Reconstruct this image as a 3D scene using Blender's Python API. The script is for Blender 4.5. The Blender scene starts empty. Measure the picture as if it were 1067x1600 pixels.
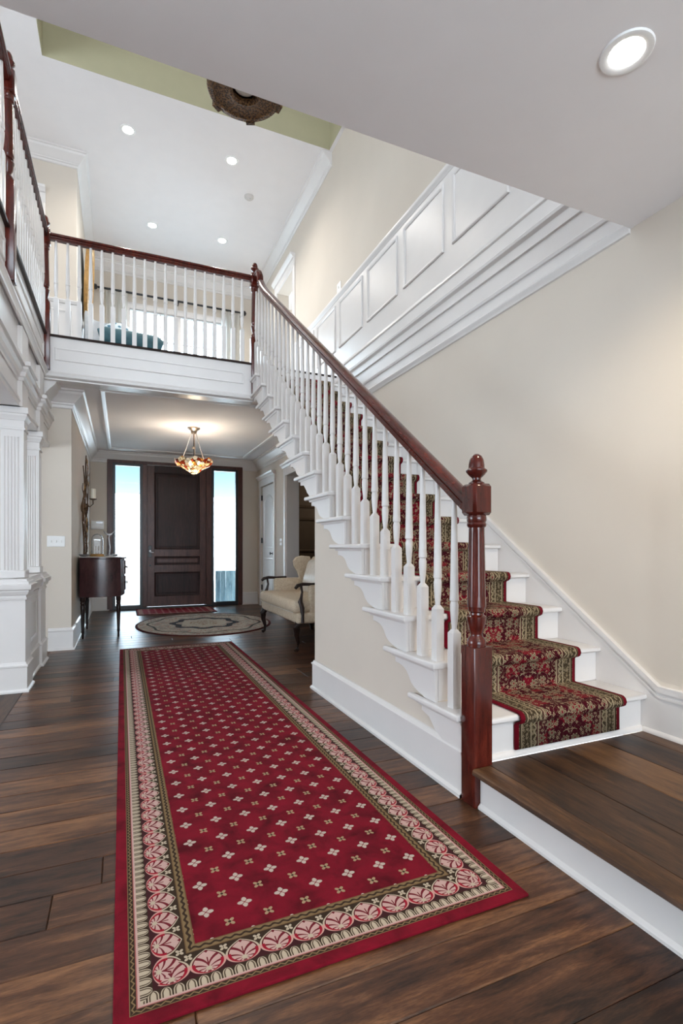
import bpy, bmesh, math, random
from mathutils import Vector
random.seed(7)
PI = math.pi
C = bpy.context.scene.collection
SC = bpy.context.scene

# ------------------------------------------------------------------ camera, world, lights, exposure
cam = bpy.data.cameras.new('camera'); camo = bpy.data.objects.new('camera', cam); C.objects.link(camo)
camo.location = (0, 0, 1.10)
camo.rotation_euler = (PI/2, 0, -math.atan(343.5/800))
cam.sensor_fit = 'VERTICAL'; cam.sensor_height = 36; cam.sensor_width = 24
cam.lens = 18.0
cam.shift_y = 56/1600
cam.clip_start = 0.05
SC.camera = camo
SC.view_settings.view_transform = 'Standard'; SC.view_settings.look = 'None'
SC.view_settings.gamma = 1.0; SC.view_settings.use_curve_mapping = False
SC.view_settings.exposure = 0.72
SC.cycles.max_bounces = 10; SC.cycles.diffuse_bounces = 6; SC.cycles.glossy_bounces = 4
SC.cycles.transparent_max_bounces = 8; SC.cycles.caustics_reflective = False; SC.cycles.caustics_refractive = False
SC.cycles.sample_clamp_indirect = 4.0

world = bpy.data.worlds.new('sky'); SC.world = world; world.use_nodes = True
wn = world.node_tree; bg = wn.nodes['Background']
bg.inputs['Color'].default_value = (0.77, 0.89, 1.0, 1); bg.inputs['Strength'].default_value = 7.6

XRP = 2.455
def portal(name, loc, rot, sx, sy):
    l = bpy.data.lights.new(name, 'AREA'); l.shape = 'RECTANGLE'; l.size = sx; l.size_y = sy
    l.cycles.is_portal = True
    o = bpy.data.objects.new(name, l); C.objects.link(o); o.location = loc; o.rotation_euler = rot
# daylight enters through the glazing: entry sidelights, upper front window, and unseen windows added to fill the hall, gallery and bedroom
portal('portal_sidelight', (0.10, 10.14, 1.3), (-PI/2, 0, 0), 0.46, 2.5)
portal('portal_sidelight', (1.82, 10.14, 1.3), (-PI/2, 0, 0), 0.46, 2.5)
portal('portal_upper', (0.95, 10.14, 4.65), (-PI/2, 0, 0), 1.7, 1.7)
portal('portal_back', (0.2, -4.14, 1.45), (PI/2, 0, 0), 3.6, 2.1)
portal('portal_side', (-4.66, 3.2, 1.5), (0, -PI/2, 0), 2.0, 2.6)
portal('portal_gallery', (-2.86, 3.4, 4.95), (0, -PI/2, 0), 1.3, 2.4)
portal('portal_upback', (0.7, -4.14, 4.75), (PI/2, 0, 0), 2.8, 2.3)
portal('portal_bedroom', (XRP+1.66, 8.5, 4.7), (0, PI/2, 0), 1.6, 1.4)

# ------------------------------------------------------------------ shader expression helper
class X:
    def __init__(s, nt, v): s.nt = nt; s.v = v
    def _m(s, op, *a):
        n = s.nt.nodes.new('ShaderNodeMath'); n.operation = op
        for i, q in enumerate((s,) + a):
            q = q.v if isinstance(q, X) else q
            if isinstance(q, (int, float)): n.inputs[i].default_value = q
            else: s.nt.links.new(q, n.inputs[i])
        return X(s.nt, n.outputs[0])
    def __add__(s, o): return s._m('ADD', o)
    __radd__ = __add__
    def __sub__(s, o): return s._m('SUBTRACT', o)
    def __rsub__(s, o): return X(s.nt, o)._m('SUBTRACT', s) if not isinstance(o, X) else o - s
    def __mul__(s, o): return s._m('MULTIPLY', o)
    __rmul__ = __mul__
    def __truediv__(s, o): return s._m('DIVIDE', o)
    def __neg__(s): return s*-1.0
    def abs(s): return s._m('ABSOLUTE')
    def sqrt(s): return s._m('SQRT')
    def pow(s, o): return s._m('POWER', o)
    def sin(s): return s._m('SINE')
    def cos(s): return s._m('COSINE')
    def floor(s): return s._m('FLOOR')
    def lt(s, o): return s._m('LESS_THAN', o)
    def gt(s, o): return s._m('GREATER_THAN', o)
    def min(s, o): return s._m('MINIMUM', o)
    def max(s, o): return s._m('MAXIMUM', o)
    def atan2(s, o): return s._m('ARCTAN2', o)
    def cyc(s, p):      # centred repeat in [-p/2, p/2]
        return s - ((s/p + 0.5).floor())*p
    def sel(s, a, b):   # s ? a : b
        return s*a + (1.0 - s)*b if isinstance(a, X) or isinstance(b, X) else s*(a-b) + b

class Mat:
    def __init__(s, name, rough=0.5, spec=0.5, metal=0.0, coat=0.0):
        s.m = bpy.data.materials.new(name); s.m.use_nodes = True; s.nt = s.m.node_tree
        s.b = s.nt.nodes['Principled BSDF']
        s.b.inputs['Roughness'].default_value = rough; s.b.inputs['Metallic'].default_value = metal
        s.b.inputs['Specular IOR Level'].default_value = spec; s.b.inputs['Coat Weight'].default_value = coat
        s.b.inputs['Coat Roughness'].default_value = 0.12
    def n(s, t): return s.nt.nodes.new(t)
    def l(s, a, b): s.nt.links.new(a, b)
    def coord(s, which='Object', scale=(1, 1, 1), rnd=False):
        t = s.n('ShaderNodeTexCoord'); mp = s.n('ShaderNodeMapping')
        s.l(t.outputs[which], mp.inputs['Vector']); mp.inputs['Scale'].default_value = scale
        if rnd:
            oi = s.n('ShaderNodeObjectInfo'); mu = s.n('ShaderNodeVectorMath'); mu.operation = 'SCALE'
            mu.inputs[0].default_value = (37.0, 53.0, 19.0); s.l(oi.outputs['Random'], mu.inputs['Scale'])
            s.l(mu.outputs[0], mp.inputs['Location'])
        return mp.outputs[0]
    def xyz(s, vec):
        p = s.n('ShaderNodeSeparateXYZ'); s.l(vec, p.inputs[0])
        return X(s.nt, p.outputs[0]), X(s.nt, p.outputs[1]), X(s.nt, p.outputs[2])
    def vec(s, x, y, z=0.0):
        c = s.n('ShaderNodeCombineXYZ')
        for i, q in enumerate((x, y, z)):
            if isinstance(q, X): s.l(q.v, c.inputs[i])
            else: c.inputs[i].default_value = q
        return c.outputs[0]
    def noise(s, vec, scale=5, detail=3, rough=0.5, dist=0.0):
        n = s.n('ShaderNodeTexNoise'); s.l(vec, n.inputs['Vector'])
        n.inputs['Scale'].default_value = scale; n.inputs['Detail'].default_value = detail
        n.inputs['Roughness'].default_value = rough; n.inputs['Distortion'].default_value = dist
        return X(s.nt, n.outputs[0])
    def voro(s, vec, scale=5, out='Distance', rand=1.0, feat='F1'):
        n = s.n('ShaderNodeTexVoronoi'); s.l(vec, n.inputs['Vector']); n.feature = feat
        n.inputs['Scale'].default_value = scale; n.inputs['Randomness'].default_value = rand
        return n.outputs[out]
    def ramp(s, f, stops):
        r = s.n('ShaderNodeValToRGB'); s.l(f.v, r.inputs[0]); e = r.color_ramp.elements
        while len(e) < len(stops): e.new(0.5)
        for q, (p, c) in zip(e, stops): q.position = p; q.color = (*c, 1)
        return r.outputs[0]
    def mix(s, f, a, b):
        n = s.n('ShaderNodeMix'); n.data_type = 'RGBA'
        ins = [i for i in n.inputs if i.type == 'RGBA']
        if isinstance(f, X): s.l(f.v, n.inputs[0])
        else: n.inputs[0].default_value = f
        for i, q in zip(ins, (a, b)):
            if isinstance(q, (tuple, list)): i.default_value = (*q, 1)
            else: s.l(q, i)
        return [o for o in n.outputs if o.type == 'RGBA'][0]
    def col(s, c):
        if isinstance(c, (tuple, list)): s.b.inputs['Base Color'].default_value = (*c, 1)
        else: s.l(c, s.b.inputs['Base Color'])
        return s
    def bump(s, h, strength=0.2, dist=0.002):
        b = s.n('ShaderNodeBump'); b.inputs['Strength'].default_value = strength; b.inputs['Distance'].default_value = dist
        s.l(h.v, b.inputs['Height']); s.l(b.outputs[0], s.b.inputs['Normal']); return s
    def emit(s, c, st):
        if isinstance(c, (tuple, list)): s.b.inputs['Emission Color'].default_value = (*c, 1)
        else: s.l(c, s.b.inputs['Emission Color'])
        s.b.inputs['Emission Strength'].default_value = st; return s

M = {}
def plain(name, c, rough=0.5, var=0.04, scale=6, **k):
    m = Mat(name, rough, **k); n = m.noise(m.coord(), scale, 3)
    m.col(m.ramp(n, [(0.3, tuple(v*(1-var) for v in c)), (0.7, tuple(min(1, v*(1+var)) for v in c))]))
    M[name] = m.m; return m
plain('white_trim', (0.745, 0.72, 0.705), 0.32, 0.015)
w = plain('wall_paint', (0.655, 0.590, 0.512), 0.75, 0.02, 2); w.bump(w.noise(w.coord(), 180, 2), 0.05, 0.001)
plain('ceiling_paint', (0.84, 0.82, 0.825), 0.8, 0.01)
plain('olive_paint', (0.46, 0.43, 0.285), 0.8, 0.02)
plain('dark_brown_paint', (0.13, 0.095, 0.065), 0.6, 0.06)
plain('black_metal', (0.012, 0.012, 0.014), 0.35, 0.1)
plain('bronze', (0.10, 0.055, 0.028), 0.4, 0.35, 30, metal=0.5)
plain('pewter', (0.42, 0.42, 0.44), 0.35, 0.2, 30, metal=0.9)
plain('brushed_nickel', (0.45, 0.37, 0.30), 0.3, 0.1, 30, metal=0.9)
plain('white_plastic', (0.85, 0.85, 0.84), 0.4, 0.01)
plain('grey_plastic', (0.62, 0.60, 0.58), 0.5, 0.02)
plain('grey_felt', (0.40, 0.43, 0.47), 0.9, 0.06, 20)
plain('linen', (0.82, 0.82, 0.80), 0.9, 0.04, 20)
plain('teal_velvet', (0.035, 0.10, 0.125), 0.7, 0.15, 20)
plain('bounce_carpet', (0.55, 0.555, 0.57), 0.95, 0.05, 60)  # unseen upstairs floor, made pale to bounce light onto the ceiling
plain('silver', (0.80, 0.80, 0.80), 0.3, 0.05, 30, metal=0.6)
plain('sky_tint', (0.055, 0.125, 0.16), 0.7, 0.02)  # sky blue put into the slab beyond the sidelights
plain('porch_stone', (0.86, 0.86, 0.84), 0.8, 0.06)
plain('wax', (0.85, 0.80, 0.68), 0.5, 0.02)
plain('marble_top', (0.70, 0.68, 0.64), 0.25, 0.15, 14)
plain('gilt', (0.42, 0.24, 0.08), 0.4, 0.2, 30, metal=0.4)

def wood(name, dark, mid, light, rough=0.3, sc=(1, 14, 14), rnd=False, coat=0.0, bump=0.1, detail_scale=3.0):
    m = Mat(name, rough, coat=coat)
    v = m.coord('Object', sc, rnd)
    n = m.noise(v, detail_scale, 6, 0.62, 0.6); g = m.noise(v, detail_scale*9, 3, 0.6)
    big = m.noise(m.coord('Object', tuple(0.35*q for q in sc), rnd), 1.6, 2)
    f = n*0.62 + g*0.22 + big*0.30 - 0.07
    if rnd:
        oi = m.n('ShaderNodeObjectInfo'); f = f + (X(m.nt, oi.outputs['Random']) - 0.5)*0.20
    m.col(m.ramp(f, [(0.34, dark), (0.51, mid), (0.71, light)]))
    if bump: m.bump(g, bump, 0.0015)
    m.b.inputs['Specular IOR Level'].default_value = 0.36
    M[name] = m.m; return m
wood('floor_wood', (0.013, 0.0052, 0.003), (0.070, 0.028, 0.0135), (0.225, 0.104, 0.046), 0.36, (1.5, 11, 11), True, bump=0.12)
wood('landing_wood', (0.014, 0.006, 0.003), (0.064, 0.028, 0.0115), (0.165, 0.080, 0.032), 0.44, (11, 1.5, 11), True, bump=0.12)
wood('cherry', (0.035, 0.006, 0.004), (0.078, 0.0105, 0.0065), (0.15, 0.024, 0.013), 0.2, (12, 12, 2), coat=0.28, bump=0.03)
wood('cherry_y', (0.035, 0.006, 0.004), (0.078, 0.0105, 0.0065), (0.15, 0.024, 0.013), 0.2, (12, 1.6, 8), coat=0.28, bump=0.03)
wood('door_wood', (0.010, 0.004, 0.004), (0.030, 0.010, 0.009), (0.056, 0.019, 0.016), 0.48, (12, 12, 1.5), coat=0.0, bump=0.05)
wood('frame_wood', (0.045, 0.016, 0.012), (0.085, 0.032, 0.024), (0.12, 0.048, 0.034), 0.35, (12, 12, 1.5), bump=0.05)
wood('mahogany', (0.020, 0.008, 0.010), (0.055, 0.020, 0.022), (0.085, 0.032, 0.030), 0.22, (6, 6, 2), coat=0.3, bump=0.02)
wood('dark_wood', (0.008, 0.004, 0.003), (0.020, 0.009, 0.007), (0.04, 0.018, 0.013), 0.3, (8, 8, 3), bump=0.02)
wood('driftwood', (0.10, 0.19, 0.25), (0.26, 0.40, 0.48), (0.48, 0.56, 0.58), 0.8, (9, 9, 1.2), bump=0.3)

# glass: thin pane, mostly clear with a fresnel reflection
def glass(name, tint, refl=0.12):
    m = bpy.data.materials.new(name); m.use_nodes = True; nt = m.node_tree; nt.nodes.clear()
    o = nt.nodes.new('ShaderNodeOutputMaterial'); mx = nt.nodes.new('ShaderNodeMixShader')
    t = nt.nodes.new('ShaderNodeBsdfTransparent'); g = nt.nodes.new('ShaderNodeBsdfGlossy')
    lw = nt.nodes.new('ShaderNodeLayerWeight'); lw.inputs[0].default_value = refl
    t.inputs[0].default_value = (*tint, 1); g.inputs['Roughness'].default_value = 0.03
    nt.links.new(lw.outputs['Fresnel'], mx.inputs[0]); nt.links.new(t.outputs[0], mx.inputs[1]); nt.links.new(g.outputs[0], mx.inputs[2])
    nt.links.new(mx.outputs[0], o.inputs[0]); M[name] = m
glass('clear_glass', (0.95, 0.985, 1.0)); glass('dome_glass', (0.97, 0.98, 0.99), 0.2)
_m = M['dome_glass'].node_tree; _o = [q for q in _m.nodes if q.type == 'OUTPUT_MATERIAL'][0]; _x = _o.inputs[0].links[0].from_socket
_d = _m.nodes.new('ShaderNodeBsdfDiffuse'); _d.inputs[0].default_value = (.85, .87, .88, 1); _mm = _m.nodes.new('ShaderNodeMixShader'); _mm.inputs[0].default_value = .22
_m.links.new(_x, _mm.inputs[1]); _m.links.new(_d.outputs[0], _mm.inputs[2]); _m.links.new(_mm.outputs[0], _o.inputs[0])

m = Mat('sheer', 0.9); m.col((0.82, 0.82, 0.80)); tl = m.n('ShaderNodeBsdfTranslucent'); tl.inputs[0].default_value = (0.93, 0.93, 0.92, 1); mx_ = m.n('ShaderNodeMixShader'); mx_.inputs[0].default_value = 0.8
m.l(m.b.outputs[0], mx_.inputs[1]); m.l(tl.outputs[0], mx_.inputs[2]); m.l(mx_.outputs[0], m.nt.nodes['Material Output'].inputs[0]); M['sheer'] = m.m
# ---- cream damask
m = Mat('damask', 0.8); v = m.coord(); n = m.noise(v, 38, 3, 0.6, 1.2)
m.col(m.ramp(n, [(0.42, (0.60, 0.485, 0.35)), (0.56, (0.70, 0.595, 0.455))])); m.bump(n, 0.15, 0.002); M['damask'] = m.m
m = Mat('pale_satin', 0.45); n = m.noise(m.coord(), 20, 2); m.col(m.ramp(n, [(0.3, (0.66, 0.60, 0.52)), (0.7, (0.74, 0.69, 0.62))])); M['pale_satin'] = m.m
# ---- patterned pillow
m = Mat('blue_pillow', 0.8); d = X(m.nt, m.voro(m.coord(), 14)); m.col(m.ramp(d, [(0.25, (0.06, 0.16, 0.24)), (0.4, (0.55, 0.66, 0.72))])); M['blue_pillow'] = m.m
# ---- stained glass bowl: amber, red and white cells lit from within
m = Mat('stained_glass', 0.25); v = m.coord()
cell = m.n('ShaderNodeTexVoronoi'); m.l(v, cell.inputs['Vector']); cell.inputs['Scale'].default_value = 20
edge = X(m.nt, m.voro(v, 20, 'Distance', 1.0, 'DISTANCE_TO_EDGE'))
sep = m.n('ShaderNodeSeparateColor'); m.l(cell.outputs['Color'], sep.inputs[0])
pal = m.ramp(X(m.nt, sep.outputs[0]), [(0.0, (0.85, 0.75, 0.52)), (0.4, (0.85, 0.42, 0.09)), (0.62, (0.30, 0.05, 0.02)), (0.78, (0.80, 0.72, 0.58))])
pal.node.color_ramp.interpolation = 'CONSTANT'
cc = m.mix(edge.lt(0.045), pal, (0.03, 0.02, 0.015)); m.col(cc); m.emit(cc, 0.28)
tr_ = m.n('ShaderNodeBsdfTransparent'); m.l(cc, tr_.inputs[0]); mx_ = m.n('ShaderNodeMixShader'); mx_.inputs[0].default_value = 0.55
m.l(m.b.outputs[0], mx_.inputs[1]); m.l(tr_.outputs[0], mx_.inputs[2]); m.l(mx_.outputs[0], m.nt.nodes['Material Output'].inputs[0]); M['stained_glass'] = m.m
m = Mat('lamp_lens', 0.4); m.col((1, 1, 1)); m.emit((1.0, 0.96, 0.90), 14.0); M['lamp_lens'] = m.m
m = Mat('bulb_glass', 0.4); m.col((1, .95, .85)); m.emit((1.0, 0.85, 0.6), 2.0); M['bulb_glass'] = m.m
m = Mat('alabaster', 0.5); m.col((0.62, 0.57, 0.50)); M['alabaster'] = m.m
# bronze chandelier ring with cast relief
m = Mat('cast_bronze', 0.45, metal=0.35); d = X(m.nt, m.voro(m.coord(), 70)); n = m.noise(m.coord(), 60, 3)
f = d*0.9 + n*0.3
m.col(m.ramp(f, [(0.25, (0.014, 0.007, 0.004)), (0.5, (0.060, 0.028, 0.011)), (0.75, (0.17, 0.085, 0.030))])); m.bump(d, 0.6, 0.006); M['cast_bronze'] = m.m

# ---- long red hall runner (pattern woven in)
RW, RL = 0.600, 2.375
m = Mat('runner_weave', 0.95, spec=0.15); v = m.coord(); x, y, z = m.xyz(v)
RED = (0.150, 0.0035, 0.013); DRED = (0.115, 0.004, 0.012); CREAM = (0.43, 0.36, 0.275); PINK = (0.47, 0.31, 0.285); BRN = (0.034, 0.020, 0.012); GOLD = (0.185, 0.125, 0.062)
mott = m.noise(v, 9, 3, 0.6, 0.4)
fieldc = m.ramp(mott, [(0.30, tuple(c*0.48 for c in RED)), (0.52, RED), (0.72, tuple(c*1.25 for c in RED))])
ex = RW - x.abs(); ey = RL - y.abs(); e = ex.min(ey); side = ex.lt(ey); t = side.sel(y, x)
# field flowers
fx = x.cyc(0.1165); fy = (y + 2.058).cyc(0.1305)
rr = (fx*fx + fy*fy).sqrt(); th = fy.atan2(fx)
big = rr.lt(((th*4).cos()*0.22 + 0.78)*0.0225) * (1.0 - rr.lt(0.0028))
gap = (fx.abs() - fy.abs()).abs().lt(0.0016) * rr.gt(0.003)
big = big*(1.0-gap)
sx_ = (x + 0.05825).cyc(0.1165); sy_ = (y + 2.058 + 0.06525).cyc(0.1305)
sr = (sx_*sx_ + sy_*sy_).sqrt(); st = sy_.atan2(sx_)
small = sr.lt(((st*2).sin().abs()*0.75 + 0.15)*0.020)
col = m.mix(small, fieldc, (0.32, 0.23, 0.14)); col = m.mix(sr.lt(0.0045), col, BRN)
col = m.mix(big, col, (0.44, 0.365, 0.32))
# inner guard
gi = e.gt(0.178)*e.lt(0.205); gd = ((t*PI*2/0.028).sin()*0.003 + (e - 0.1915)).abs().lt(0.0038)
gcol = m.mix(gd, GOLD, BRN); gcol = m.mix((e-0.1915).abs().gt(0.0105), gcol, (0.13, 0.075, 0.035))
col = m.mix(e.lt(0.205), col, gcol)
# palmette band
P = 0.0930
a = t.cyc(P); q = (a/(P*0.505)).abs(); r = (e - 0.1325)/0.0415
up = (1.0 - ((r + 0.2).max(0.0)/1.2).pow(2.3)); lo = (1.0 - ((r + 0.2).min(0.0)/0.78)*((r + 0.2).min(0.0)/0.78)).max(0.0).sqrt()
f = r.gt(-0.2).sel(up, lo); g = (f - q)
ang = q.atan2(r + 0.62); rad = (q*q + (r + 0.62)*(r + 0.62)).sqrt()
rib = (ang*9.0 - rad*4.5 + 2.0).sin().gt(0.60).max(q.lt(0.035)*r.lt(0.3))
pin = m.mix(rib, PINK, (0.13, 0.012, 0.02)); pin = m.mix(g.lt(0.30)*r.lt(-0.05), pin, (0.26, 0.008, 0.022))
pin = m.mix(rad.lt(0.17), pin, CREAM)
pin = m.mix(g.lt(0.21)*r.gt(-0.05), pin, (0.09, 0.008, 0.014)); pin = m.mix(g.lt(0.125), pin, CREAM)
pin = m.mix(g.lt(0.125)*r.lt(-0.05), pin, (0.50, 0.27, 0.24))
band = m.mix(g.gt(0.0), m.mix(e.lt(0.128), BRN, (0.042, 0.010, 0.012)), pin)
a2 = (t + P/2).cyc(P); e2 = e - 0.162; fr = (a2*a2 + e2*e2).sqrt(); fth = e2.atan2(a2)
band = m.mix(fr.lt(((fth*2).sin().abs()*0.7 + 0.25)*0.0135)*fr.gt(0.002), band, CREAM)
col = m.mix(e.lt(0.178), col, band)
# tongue band
ta = (t.cyc(0.030)/0.0130).abs(); tr = (e - 0.072)/0.017
tf = (1.0 - tr.max(0.0)*tr.max(0.0)).max(0.0).sqrt() - ta
tong = m.mix(tf.gt(0.0), BRN, CREAM); tong = m.mix(tf.gt(0.22)*tf.lt(0.50), tong, (0.085, 0.06, 0.04)); tong = m.mix(tr.lt(-0.72), tong, PINK)
col = m.mix(e.lt(0.090), col, tong)
col = m.mix(e.lt(0.0545), col, (0.30, 0.10, 0.09)); col = m.mix(e.lt(0.0515), col, BRN)
zz = (((t.cyc(0.022)/0.011).abs() - 0.5)*0.007 + (e - 0.0445)).abs().lt(0.0021)
col = m.mix(zz*e.lt(0.0515), col, GOLD)
col = m.mix(e.lt(0.0375), col, GOLD); col = m.mix(e.lt(0.0355), col, fieldc)
m.col(col); m.bump(m.noise(v, 420, 2), 0.35, 0.003); M['runner_weave'] = m.m

# ---- oriental stair carpet, pattern follows the carpet's length (UV in metres)
m = Mat('stair_weave', 0.95, spec=0.1); v = m.coord('UV'); x, y, z = m.xyz(v)
ax = x.abs(); mv = m.vec(ax, y)
BURG = (0.050, 0.003, 0.008); CRM = (0.31, 0.245, 0.155); OLV = (0.050, 0.034, 0.019); RDD = (0.155, 0.005, 0.014)
def rosette(scale, R0, petals, rand):
    n = m.n('ShaderNodeTexVoronoi'); m.l(mv, n.inputs['Vector']); n.inputs['Scale'].default_value = scale; n.inputs['Randomness'].default_value = rand
    px, py, pz = m.xyz(n.outputs['Position']); dx = ax - px; dy = y - py
    rr = (dx*dx + dy*dy).sqrt(); an = dy.atan2(dx)
    return rr/(((an*petals).cos()*0.24 + 0.76)*R0)
r1 = rosette(12.0, 0.024, 6, 0.6); r2 = rosette(27.0, 0.0085, 4, 0.9)
v1 = m.noise(mv, 17, 1, 0.4, 1.1); v2 = m.noise(m.vec(ax + 3.1, y + 1.7), 24, 1, 0.4, 1.4)
wob = m.noise(mv, 9, 2, 0.5)
c = m.mix(wob.gt(0.53), BURG, RDD)
c = m.mix((v1 - 0.5).abs().lt(0.0085), c, CRM); c = m.mix((v2 - 0.47).abs().lt(0.006), c, (0.20, 0.15, 0.075))
c = m.mix(r2.lt(1.0), c, CRM); c = m.mix(r2.lt(0.42), c, RDD)
c = m.mix(r1.lt(1.12), c, BURG); c = m.mix(r1.lt(1.0), c, CRM); c = m.mix(r1.lt(0.74), c, OLV); c = m.mix(r1.lt(0.55), c, (0.26, 0.20, 0.13)); c = m.mix(r1.lt(0.30), c, RDD)
# borders
r3 = rosette(44.0, 0.0072, 4, 0.8)
bw = m.mix((v2 - 0.5).abs().lt(0.016), OLV, (0.22, 0.165, 0.09)); bw = m.mix(r3.lt(1.0), bw, CRM); bw = m.mix(r3.lt(0.4), bw, BURG)
c = m.mix(ax.gt(0.195), c, bw)
bz = ((y.cyc(0.034)/0.017).abs()*0.016 + ax - 0.222).abs().lt(0.0045)
c = m.mix(bz, c, CRM)
for p_ in (0.195, 0.238, 0.292): c = m.mix((ax - p_).abs().lt(0.0038), c, CRM)
c = m.mix((ax - 0.202).abs().lt(0.003), c, BURG); c = m.mix((ax - 0.300).abs().lt(0.005), c, OLV)
c = m.mix(ax.gt(0.307), c, (0.14, 0.004, 0.012))
m.col(c); m.bump(m.noise(m.coord(), 380, 2), 0.35, 0.003); M['stair_weave'] = m.m

# ---- round floral rug
m = Mat('floral_weave', 0.95, spec=0.1); v = m.coord('Object', (1/0.94, 1/1.12, 1)); x, y, z = m.xyz(v)
rad = (x*x + y*y).sqrt(); ang = y.atan2(x)
vo = m.coord('Object'); d1 = X(m.nt, m.voro(vo, 9, 'Distance', 0.9)); d2 = X(m.nt, m.voro(vo, 26, 'Distance', 0.9)); nn = m.noise(vo, 7, 3, 0.6, 1.0)
BG = (0.46, 0.43, 0.37)
c = m.mix(nn.gt(0.53), BG, (0.33, 0.31, 0.28)); c = m.mix(d2.lt(0.26), c, (0.30, 0.12, 0.10))
c = m.mix(d1.lt(0.22)*rad.gt(0.55), c, (0.36, 0.16, 0.14)); c = m.mix(d1.lt(0.10), c, (0.50, 0.44, 0.36))
wv = (ang*8).sin()*0.035
ring = (rad + wv - 0.44).abs().lt(0.05)*d2.gt(0.22); c = m.mix(ring, c, (0.030, 0.040, 0.052))
c = m.mix((rad + wv - 0.80).abs().lt(0.018), c, (0.07, 0.075, 0.07))
c = m.mix(rad.lt(0.33), c, BG); c = m.mix(rad.lt(0.22)*d2.lt(0.42), c, (0.30, 0.20, 0.15))
c = m.mix(rad.gt(0.965), c, (0.075, 0.014, 0.014)); m.col(c); M['floral_weave'] = m.m
# ---- door mat
m = Mat('mat_weave', 0.95, spec=0.1); v = m.coord(); x, y, z = m.xyz(v)
fx = x.cyc(0.11); fy = y.cyc(0.13); rr = (fx*fx + fy*fy).sqrt()
c = m.mix(rr.lt(0.018), (0.20, 0.016, 0.026), (0.50, 0.34, 0.30)); ee = (0.645 - x.abs()).min(0.425 - y.abs())
c = m.mix(ee.lt(0.10)*ee.gt(0.04), c, (0.30, 0.15, 0.12)); c = m.mix(ee.lt(0.02), c, (0.05, 0.008, 0.01)); m.col(c); M['mat_weave'] = m.m
# ---- wall mirror face / picture
m = Mat('picture_print', 0.3); n = m.noise(m.coord(), 4, 4); m.col(m.ramp(n, [(0.35, (0.20, 0.33, 0.42)), (0.65, (0.62, 0.70, 0.74))])); M['picture_print'] = m.m

# ------------------------------------------------------------------ mesh helpers
def obj(name, bm, mat, parent=None, sharp=38, loc=None):
    me = bpy.data.meshes.new(name); bmesh.ops.recalc_face_normals(bm, faces=bm.faces); bm.to_mesh(me); bm.free()
    for p in me.polygons: p.use_smooth = True
    me.set_sharp_from_angle(angle=math.radians(sharp))
    me.materials.append(M[mat] if isinstance(mat, str) else mat)
    o = bpy.data.objects.new(name, me); C.objects.link(o)
    if parent: o.parent = parent
    if loc: o.location = loc
    return o
def tag(o, label, cat, group=None, kind=None):
    o['label'] = label; o['category'] = cat
    if group: o['group'] = group
    if kind: o['kind'] = kind
    return o
def thing(name, label, cat, loc=(0, 0, 0), rz=0, group=None, kind=None):
    o = bpy.data.objects.new(name, None); C.objects.link(o); o.location = loc; o.rotation_euler = (0, 0, rz); o.empty_display_size = 0.1
    return tag(o, label, cat, group, kind)
def merge(bm, b2):
    me = bpy.data.meshes.new('t'); b2.to_mesh(me); b2.free(); bm.from_mesh(me); bpy.data.meshes.remove(me)
def box(bm, x0, x1, y0, y1, z0, z1, bev=0.0, seg=1):
    b = bmesh.new(); vs = [b.verts.new((x, y, z)) for x in (x0, x1) for y in (y0, y1) for z in (z0, z1)]
    for f in ((0, 1, 3, 2), (4, 6, 7, 5), (0, 4, 5, 1), (2, 3, 7, 6), (0, 2, 6, 4), (1, 5, 7, 3)): b.faces.new([vs[i] for i in f])
    bmesh.ops.recalc_face_normals(b, faces=b.faces)
    if bev: bmesh.ops.bevel(b, geom=b.edges[:], offset=bev, segments=seg, profile=0.5, affect='EDGES')
    merge(bm, b); return bm
def B(*a, **k): return box(bmesh.new(), *a, **k)
def prism(bm, pts, lo, hi, mp=lambda a, b, c: (a, b, c), bev=0.0, seg=1):
    """polygon pts (a,b) extruded from c=lo to c=hi, mapped to xyz by mp"""
    b = bmesh.new(); n = len(pts)
    A = [b.verts.new(mp(p[0], p[1], lo)) for p in pts]; D = [b.verts.new(mp(p[0], p[1], hi)) for p in pts]
    fa = b.faces.new(A); fb = b.faces.new(D[::-1])
    for i in range(n): b.faces.new([A[i], D[i], D[(i+1) % n], A[(i+1) % n]])
    bmesh.ops.recalc_face_normals(b, faces=b.faces)
    if bev: bmesh.ops.bevel(b, geom=list(set(fa.edges[:]) | set(fb.edges[:])), offset=bev, segments=seg, profile=0.5, affect='EDGES')
    bmesh.ops.triangulate(b, faces=[f for f in b.faces if len(f.verts) > 4])
    merge(bm, b); return bm
def lathe(bm, prof, seg=16, c=(0, 0, 0), sx=1, sy=1):
    rings = []
    for r, z in prof:
        if r < 1e-5: rings.append([bm.verts.new((c[0], c[1], c[2]+z))]); continue
        rings.append([bm.verts.new((c[0]+sx*r*math.cos(2*PI*i/seg), c[1]+sy*r*math.sin(2*PI*i/seg), c[2]+z)) for i in range(seg)])
    for a, b in zip(rings, rings[1:]):
        if len(a) == 1 and len(b) == 1: continue
        for i in range(seg):
            j = (i+1) % seg
            if len(a) == 1: bm.faces.new((a[0], b[i], b[j]))
            elif len(b) == 1: bm.faces.new((a[i], b[0], a[j]))
            else: bm.faces.new((a[i], b[i], b[j], a[j]))
    for R, fl in ((rings[0], 0), (rings[-1], 1)):
        if len(R) > 1: bm.faces.new(R if fl else R[::-1])
    return bm
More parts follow.
